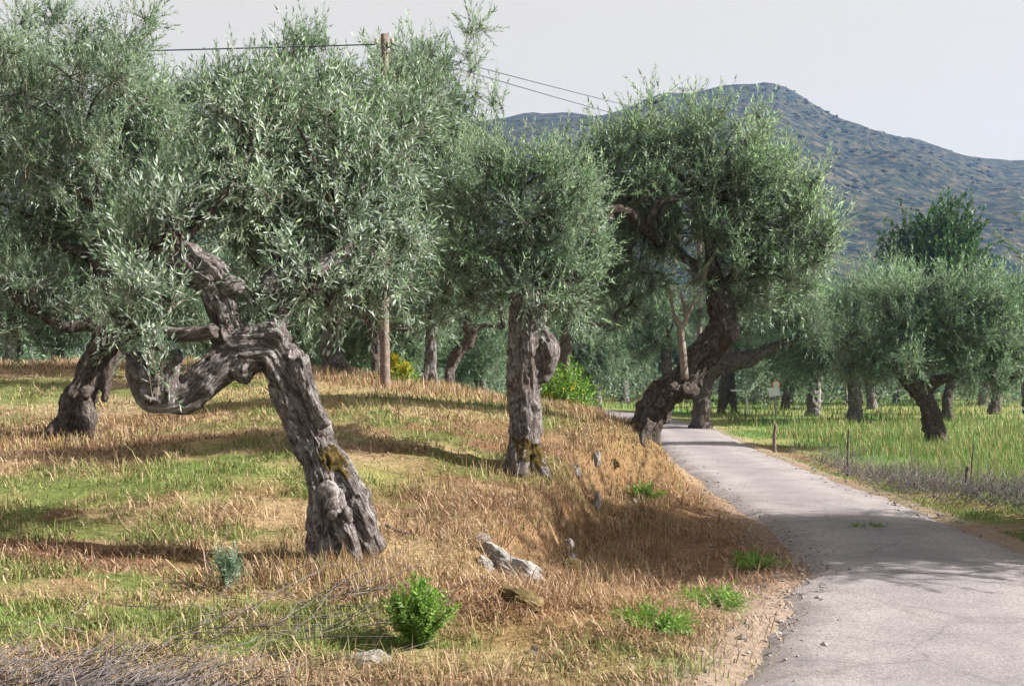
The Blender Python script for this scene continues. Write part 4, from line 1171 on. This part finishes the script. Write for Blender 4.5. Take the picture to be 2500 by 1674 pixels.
# ------------------------------------------------------------------ utility pole and cables
def pole(px, base_py, Y, z_top, r0, r1, label):
    x = (px - 1250) * Y / F
    z0 = hz(x, Y)
    t = root('utility_pole', (x, Y, z0), label, 'pole')
    zz = np.linspace(z0 - 0.3, z_top, 40)
    S = np.stack([x + 0.012 * np.sin(zz * 1.3), np.full(40, Y), zz, np.linspace(r0, r1, 40)], -1)
    v, q, tr_, bk = tube(S, 20)
    ang = np.arctan2(v[:, 1] - Y, v[:, 0] - x)
    v[:, :2] += (np.stack([np.cos(ang), np.sin(ang)], -1)) * (0.006 * noise(np.stack([ang * 6, ang * 0, v[:, 2] * 0.7], -1)))[:, None]
    me = mesh_np('shaft', v, [q, tr_]); set_vec(me, bk, 'bk')
    obj('shaft', me, M['wood'], t)
    # steel hook with a small insulator each side, below the top
    for s in (-1, 1):
        zc = z_top - 0.22
        hk = catmull(np.array([(x, Y - r1 * 0.5, zc, 0.012), (x + s * 0.1, Y - r1, zc, 0.012), (x + s * 0.13, Y - r1, zc + 0.06, 0.01)]), 5)
        v, q, tr_, bk = tube(hk, 8)
        hko = obj('hook', mesh_np('hook', v, [q, tr_]), M['stake'], t)
        ins = np.array([(x + s * 0.13, Y - r1, zc + 0.05 + 0.09 * k, rr) for k, rr in ((0, .02), (.2, .035), (.4, .025), (.6, .032), (.8, .028), (1, .012))])
        v, q, tr_, bk = tube(ins, 12)
        obj('insulator', mesh_np('insulator', v, [q, tr_]), M['ceramic'], hko)
    return np.array([x, Y, z_top - 0.16])
p1 = pole(939, 942, 18, W(940, 85, 18)[2], 0.082, 0.062, 'weathered brown wooden utility pole standing on the terrace crest')
p0 = pole(-800, 900, 18.6, p1[2] + 0.1, 0.095, 0.07, 'wooden utility pole out of sight to the left carrying the cable')
p2 = pole(1708, 1000, 46, W(1705, 287, 46)[2], 0.12, 0.09, 'distant wooden utility pole hidden behind the trees at the road bend')
def cable(a, b, sag, label, rr=0.011):
    t = np.linspace(0, 1, 60)[:, None]
    P = a + (b - a) * t; P[:, 2] -= (sag * 4 * t * (1 - t))[:, 0]
    v, q, tr_, bk = tube(np.hstack([P, np.full((60, 1), rr)]), 6)
    return tag(obj('power_cable', mesh_np('power_cable', v, [q, tr_]), M['cable']), label, 'cable', 'cables strung from the pole')
cable(p0 + [0.13, 0, 0], p1 - [0.13, 0, 0], 0.03, 'thin cable running left from the pole above the crowns')
cable(p1 + [0.13, 0, 0], p2 - [0.13, 0, 0], 0.05, 'upper of two cables sloping right from the pole')
cable(p1 + [0.13, -0.1, -0.1], p2 - [0.13, 0.1, 0.55], 0.08, 'lower of two cables sloping right from the pole')

# ------------------------------------------------------------------ stones
def rock(px, py, Y, sx, sy, sz_, seed, label, mat='lime', nm='rock', tilt=0.0, flatc=0.0):
    v, f = ico(4)
    r_ = np.random.default_rng(seed)
    # facet the ball with a few cutting planes, then roughen
    for k in range(11):
        n_ = r_.normal(0, 1, 3); n_ /= np.linalg.norm(n_)
        dcut = r_.uniform(0.45, 0.85)
        ex = v @ n_ - dcut
        v = v - np.maximum(ex, 0)[:, None] * n_ * 0.95
    v = v * (1.15 + 0.2 * fbm(v * 2.6 + seed, 5) + 0.05 * noise(v * 13))[:, None]
    ca, sa = math.cos(tilt), math.sin(tilt)
    v = v * [sx, sy, sz_]
    v = np.stack([v[:, 0] * ca + v[:, 2] * sa, v[:, 1], -v[:, 0] * sa + v[:, 2] * ca], -1)
    c = W(px, py, Y)
    z0 = hz(c[0], c[1])
    me = mesh_np(nm, v, [f], False)
    o = obj(nm, me, M[mat]); o.location = (c[0], c[1], z0 + sz_ * 0.18)
    return tag(o, label, 'rock')
rock(1240, 1378, 9.0, 0.27, 0.17, 0.15, 1, 'largest white limestone rock on the slope below the straight trunk', tilt=0.35)
rock(1181, 1352, 9.2, 0.085, 0.07, 0.065, 2, 'small pale stone lying just left of the largest white rock')
rock(1186, 1400, 8.8, 0.075, 0.06, 0.085, 3, 'square white stone below the small pale stone')
rock(890, 1622, 6.35, 0.16, 0.1, 0.08, 4, 'flat white rock in the grass at the bottom of the picture')
rock(1268, 1482, 7.6, 0.17, 0.1, 0.09, 5, 'dark mossy ochre rock in the bare slope', mat='mossrock', tilt=0.4)
rock(1390, 1385, 9.9, 0.12, 0.1, 0.17, 6, 'upright mossy stone in the face of the bank', mat='mossrock')
rock(1455, 1190, 12.6, 0.045, 0.04, 0.14, 7, 'tall thin pale stone sticking up from the bank')
rock(1457, 1145, 13.4, 0.05, 0.04, 0.12, 8, 'pointed pale stone at the lip of the bank')
rock(1408, 1175, 12.6, 0.04, 0.04, 0.09, 9, 'grey narrow stone left of the pointed pale stone')
rock(1386, 1268, 11.0, 0.06, 0.05, 0.1, 10, 'pale stone half bare in the middle of the bank')
rock(1390, 1330, 10.6, 0.07, 0.05, 0.08, 11, 'knobbly whitish stone at the foot of the bank')
rock(1550, 1248, 13.2, 0.035, 0.03, 0.05, 12, 'small rounded grey stone on the bank above the road')
rock(1575, 1092, 14.9, 0.09, 0.06, 0.06, 13, 'white stone by the roots of the tree leaning over the road')
rock(2258, 1200, 17.6, 0.12, 0.08, 0.07, 14, 'grey stone on the right verge of the road', mat='lime')
rock(1305, 1565, 6.9, 0.03, 0.03, 0.035, 15, 'tiny white stone in the bare earth near the bottom')
rock(1350, 1385, 9.8, 0.022, 0.02, 0.022, 16, 'tiny white pebble left of the upright mossy stone')
rock(1500, 1135, 14.0, 0.1, 0.07, 0.07, 17, 'mossy lump in the bank left of the leaning tree', mat='mossrock')

# ------------------------------------------------------------------ plants
def bush(px, py, Y, hgt, rad_, nstem, L, wid, mat, seed, label, name='bush', flowers=0, flow_frac=0.3):
    r_ = np.random.default_rng(seed)
    c = W(px, py, Y); z0 = hz(c[0], c[1])
    t = root(name, (c[0], c[1], z0), label, 'plant')
    az = r_.uniform(0, 6.28, nstem); rr = rad_ * np.sqrt(r_.random(nstem))
    tip = np.stack([c[0] + np.cos(az) * rr, c[1] + np.sin(az) * rr, z0 + hgt * (1 - 0.45 * (rr / rad_) ** 2) * r_.uniform(0.7, 1.05, nstem)], -1)
    base = np.stack([c[0] + np.cos(az) * rr * 0.15, c[1] + np.sin(az) * rr * 0.15, np.full(nstem, z0 - 0.01)], -1)
    S = [catmull(np.array([(*b, 0.005), (*((b + q) / 2 + [0, 0, 0.02]), 0.004), (*q, 0.002)]), 4) for b, q in zip(base, tip)]
    V, Fc, bk = join_tubes(S, 5)
    obj('stems', mesh_np('stems', V, Fc), M['herb' if mat == 'herb' else 'twig'], t)
    P, D = [], []
    for b, q in zip(base, tip):
        for s in np.linspace(0.3, 1.0, 5):
            P.append(b + (q - b) * s); D.append((q - b) / np.linalg.norm(q - b) + r_.normal(0, 0.35, 3))
    P, D = np.array(P), np.array(D)
    V, Fq, R, MI = place_clusters(templates(L, wid, 14, 'b', (15, 60), 3.0), P, D, r_.uniform(0.7, 1.2, len(P)), r_.uniform(0.3, 0.7, len(P)), r_)
    me = mesh_np('foliage', V, [Fq], False, MI); set_face(me, R, 'rnd')
    tag(obj('foliage', me, [M[mat], M[mat]], t), kind='stuff')
    if flowers:
        k = r_.choice(nstem, flowers, replace=False)
        P = np.vstack([tip[k] + [0, 0, 0.02 * j] + r_.normal(0, 0.02, (flowers, 3)) for j in range(4)])
        D = r_.normal(0, 0.5, P.shape) + [0, 0, 1]
        V, Fq, R, MI = place_clusters(templates(0.05, 0.3, 10, 'f', (20, 70), 1.5), P, D, r_.uniform(0.8, 1.3, len(P)), r_.uniform(0.3, 0.7, len(P)), r_)
        me = mesh_np('blossom', V, [Fq], False, MI); set_face(me, R, 'rnd')
        tag(obj('blossom', me, [M['yellow'], M['yellow']], t), kind='stuff')
    return t
bush(1022, 1590, 6.75, 0.36, 0.17, 60, 0.034, 0.2, 'herb', 1, 'bright green leafy plant in the foreground slope')
bush(1385, 985, 20, 0.75, 0.5, 46, 0.1, 0.17, 'herb', 2, 'green bush with yellow flowers right of the straight trunk', flowers=14)
bush(560, 1440, 7.75, 0.2, 0.06, 16, 0.05, 0.08, 'sage', 3, 'small pale sage green tuft among the dry grass')
bush(2118, 1293, 13.0, 0.03, 0.17, 26, 0.024, 0.2, 'herb', 4, 'flat dark green weed growing on the shaded road', name='weed')
bush(1590, 1560, 7.4, 0.07, 0.25, 30, 0.04, 0.1, 'herb', 5, 'low green weed patch on the verge left of the road', name='weed')
bush(1740, 1480, 8.6, 0.07, 0.28, 30, 0.04, 0.1, 'herb', 6, 'low green weed patch beside the sandy road edge', name='weed')
bush(1575, 1220, 13.6, 0.1, 0.16, 18, 0.04, 0.18, 'herb', 7, 'small green creeper on the sunny bank', name='weed')
bush(1848, 1375, 10.4, 0.09, 0.22, 22, 0.04, 0.12, 'herb', 8, 'dark green weed in the shade at the road edge', name='weed')
def spike(px, py, Y, h, seed, label):
    r_ = np.random.default_rng(seed)
    x = (px - 1250) * Y / F; z0 = hz(x, Y)
    zt = W(px, py, Y)[2]
    t = root('flower_spike', (x, Y, z0), label, 'plant')
    S = catmull(np.array([(x, Y, z0 - 0.02, 0.02), (x + 0.02, Y, (z0 + zt) / 2, 0.016), (x, Y, zt, 0.01)]), 6)
    v, q, tr_, bk = tube(S, 6)
    obj('stem', mesh_np('stem', v, [q, tr_]), M['herb'], t)
    zz = zt - h * r_.random(130) 
    P = np.stack([x + r_.normal(0, 0.04, 130), Y + r_.normal(0, 0.04, 130), zz], -1)
    D = np.stack([P[:, 0] - x, P[:, 1] - Y, np.full(130, 0.06)], -1)
    V, Fq, R, MI = place_clusters(templates(0.06, 0.3, 10, 'f', (20, 70), 1.5), P, D, r_.uniform(0.4, 0.7, 130), r_.uniform(0.3, 0.8, 130), r_)
    me = mesh_np('blossom', V, [Fq], False, MI); set_face(me, R, 'rnd')
    tag(obj('blossom', me, [M['yellow'], M['yellow']], t), kind='stuff')
    P = np.stack([x + r_.normal(0, 0.1, 24), Y + r_.normal(0, 0.1, 24), z0 + r_.random(24) * max(0.1, zt - h - z0)], -1)
    V, Fq, R, MI = place_clusters(templates(0.1, 0.17, 14, 'b', (15, 60), 3.0), P, r_.normal(0, 1, P.shape) + [0, 0, .6], r_.uniform(0.7, 1.2, 24), r_.uniform(0.3, 0.7, 24), r_)
    me = mesh_np('foliage', V, [Fq], False, MI); set_face(me, R, 'rnd')
    tag(obj('foliage', me, [M['herb'], M['herb']], t), kind='stuff')
spike(963, 868, 19.2, 0.38, 1, 'taller yellow flower spike just right of the pole')
spike(991, 890, 18.9, 0.34, 2, 'shorter yellow flower spike between the pole and the slim trunk')

# dead brushwood, lower left, and dry bramble on the right verge
def brush(name, spots, label, cat, r_, mat, lo, hi, thick, main_az=None, upr=0.35):
    S = []
    for (x0, y0, n_, sx, sy) in spots:
        xs, ys_ = r_.normal(x0, sx, n_), np.maximum(r_.normal(y0, sy, n_), 4.3)
        zs, ds = height(xs, ys_), road_dist(xs, ys_)[0]
        for x, y, z, dd in zip(xs, ys_, zs, ds):
            if abs(dd) < RHALF + 0.1: continue
            L = r_.uniform(lo, hi)
            a = (r_.normal(main_az, 1.0) if main_az is not None else r_.uniform(0, 6.28)); e = abs(r_.normal(upr, 0.3))
            dv = np.array([math.cos(a) * math.cos(e), math.sin(a) * math.cos(e), math.sin(e)]) * L
            p0_ = np.array([x, y, z + r_.uniform(0, 0.12)])
            S.append(np.array([(*p0_, thick), (*(p0_ + dv * 0.5 + r_.normal(0, 0.06 * L, 3)), thick * 0.75), (*(p0_ + dv + [0, 0, -0.1 * L * r_.random()] + r_.normal(0, 0.05 * L, 3)), thick * 0.35)]))
    V, Fc, bk = join_tubes(S, 4)
    return tag(obj(name, mesh_np(name, V, Fc), M[mat]), label, cat, kind='stuff')
r_ = np.random.default_rng(77)
brush('brushwood', [(-1.95, 5.3, 520, 0.28, 0.2), (-2.4, 5.4, 520, 0.35, 0.25), (-1.6, 5.7, 120, 0.35, 0.25)], 'tangle of dry grey cut twigs in the lower left corner', 'brushwood', r_, 'deadwood', 0.08, 0.34, 0.003, 0.3, 0.2)
brush('dry_stalk', [(-1.6, 6.6, 50, 0.5, 0.3), (-1.2, 7.3, 30, 0.25, 0.2)], 'long pale dry stalks lying in the grass above the twig tangle', 'stalks', r_, 'deadwood', 0.35, 0.8, 0.003, 0.6, 0.2)
brush('dry_bramble', [(6.35, 16.9, 420, 0.45, 1.2), (7.2, 15.2, 520, 0.6, 0.7), (6.6, 19.5, 300, 0.35, 1.4), (6.9, 23, 200, 0.4, 1.6)], 'grey brown dead bramble along the right side of the road', 'bramble', r_, 'deadwood', 0.2, 0.6, 0.005, None, 0.7)
# fallen branch near the straight trunk and a bent stick by the nearest trunk
def stick(pts, label, mat='deadwood', nm='fallen_stick'):
    P = np.array([(*W(a, b, c_), rr) for a, b, c_, rr in pts])
    for q in P: q[2] = hz(q[0], q[1]) + q[3] + 0.02
    v, q, tr_, bk = tube(catmull(P, 6), 8)
    return tag(obj(nm, mesh_np(nm, v, [q, tr_]), M[mat]), label, 'stick')
stick([(940, 1268, 9.4, 0.012), (965, 1290, 9.3, 0.01), (1000, 1302, 9.2, 0.007)], 'curved grey stick lying right of the nearest trunk')

# ------------------------------------------------------------------ stakes and signs right of the road
def stake(px, base_py, top_px, top_py, Y, r0, label, mat='stake'):
    x = (px - 1250) * Y / F; z0 = hz(x, Y)
    tp = W(top_px, top_py, Y)
    zz = np.linspace(0, 1, 14)[:, None]
    P = np.array([x, Y, z0 - 0.15]) * (1 - zz) + tp * zz
    P[:, 0] += 0.25 * r0 * np.sin(zz[:, 0] * 7)
    S = np.hstack([P, (r0 * (1 - 0.35 * zz))])
    v, q, tr_, bk = tube(S, 9)
    v += 0.12 * r0 * np.stack([noise(v * 25), noise(v * 25 + 9), noise(v * 0)], -1)
    return tag(obj('stake', mesh_np('stake', v, [q, tr_]), M[mat]), label, 'stake', 'old fence stakes along the right verge')
stake(1888, 1098, 1893, 1035, 27.5, 0.055, 'pale stubby wooden stake nearest the far bend', 'wood')
stake(2068, 1150, 2072, 1048, 21.5, 0.03, 'thin dark stake standing in the dead bramble, in the middle', 'stake')
stake(2357, 1212, 2361, 1138, 17.0, 0.045, 'short thick dark stake of the pair at the right')
stake(2366, 1212, 2377, 1086, 17.1, 0.016, 'tall thin rod leaning beside the short dark stake')
stake(2240, 1175, 2222, 1095, 18.5, 0.01, 'slanting thin grey stick in the dead bramble', 'deadwood')
stake(2066, 985, 2066, 930, 66, 0.08, 'small pale post far back in the meadow', 'wood')

def plate(name, pts, th, mat, parent):
    n_ = len(pts); P = np.array(pts)
    nr = np.cross(P[1] - P[0], P[2] - P[1]); nr /= np.linalg.norm(nr)
    V = np.vstack([P + nr * th / 2, P - nr * th / 2])
    bm = bmesh.new(); vs = [bm.verts.new(v) for v in V]
    bm.faces.new(vs[:n_]); bm.faces.new(vs[n_:][::-1])
    for k in range(n_): bm.faces.new((vs[k], vs[n_ + k], vs[n_ + (k + 1) % n_], vs[(k + 1) % n_]))
    bmesh.ops.recalc_face_normals(bm, faces=bm.faces)
    me = bpy.data.meshes.new(name); bm.to_mesh(me); bm.free()
    return obj(name, me, M[mat], parent)
YS = 45.0
sx_ = (1893 - 1250) * YS / F; sz0 = hz(sx_, YS)
sg = root('road_sign', (sx_, YS, sz0), 'small white sign with a round plate over a tilted square plate', 'sign')
zt = W(1893, 928, YS)[2]
v, q, tr_, bk = tube(np.array([(sx_, YS, sz0 - 0.2, 0.03), (sx_, YS, (sz0 + zt) / 2, 0.03), (sx_, YS, zt, 0.03)]), 8)
obj('post', mesh_np('post', v, [q, tr_]), M['greypaint'], sg)
cc = W(1894, 938, YS); cc[1] -= 0.06
ring = lambda R: [cc + [R * math.cos(a), 0, R * math.sin(a)] for a in np.linspace(0, 2 * math.pi, 28, endpoint=False)]
rp_ = plate('round_plate', ring(0.17), 0.02, 'orange', sg)
cc[1] -= 0.016
plate('plate_face', ring(0.125), 0.016, 'white', rp_)
cs = W(1889, 956, YS); cs[1] -= 0.07
a_ = rad(8); hw, hh = 0.23, 0.18
sq = [cs + [u * hw * math.cos(a_) - w_ * hh * math.sin(a_), 0, u * hw * math.sin(a_) + w_ * hh * math.cos(a_)] for u, w_ in ((-1, -1), (1, -1), (1, 1), (-1, 1))]
sp = plate('square_plate', sq, 0.02, 'white', sg)
# bent white pipe by the two-legged trunk
Yp = 50.0
bp = catmull(np.array([(*W(1785, 953, Yp), 0.035), (*W(1800, 953, Yp), 0.035), (*W(1814, 954, Yp), 0.035), (*W(1822, 966, Yp), 0.035), (*W(1826, 1010, Yp), 0.035)]), 8)
zb = hz(bp[-1][0], Yp); bp[-1, 2] = min(bp[-1, 2], zb)
v, q, tr_, bk = tube(bp, 8)
tag(obj('bent_pipe', mesh_np('bent_pipe', v, [q, tr_]), M['white']), 'bent white pipe arching beside the two-legged trunk', 'pipe')

# ------------------------------------------------------------------ haze
m, nt, out = new_mat('air_haze')
pv = nt.nodes.new('ShaderNodeVolumePrincipled')
pv.inputs['Color'].default_value = (0.36, 0.56, 1.0, 1)
pv.inputs['Density'].default_value = 0.00022
pv.inputs['Anisotropy'].default_value = 0.2
nt.links.new(pv.outputs[0], out.inputs['Volume'])
bx0, bx1, by0, by1, bz0, bz1 = -1600, 1600, -1000, 1120, -420, 262
V = np.array([(a, b, c_) for c_ in (bz0, bz1) for b in (by0, by1) for a in (bx0, bx1)], float)
Q = np.array([(0, 2, 3, 1), (4, 5, 7, 6), (0, 1, 5, 4), (2, 6, 7, 3), (0, 4, 6, 2), (1, 3, 7, 5)])
tag(obj('haze', mesh_np('haze', V, [Q], False), m), 'thin blue haze over the valley and hill', 'haze', kind='stuff')
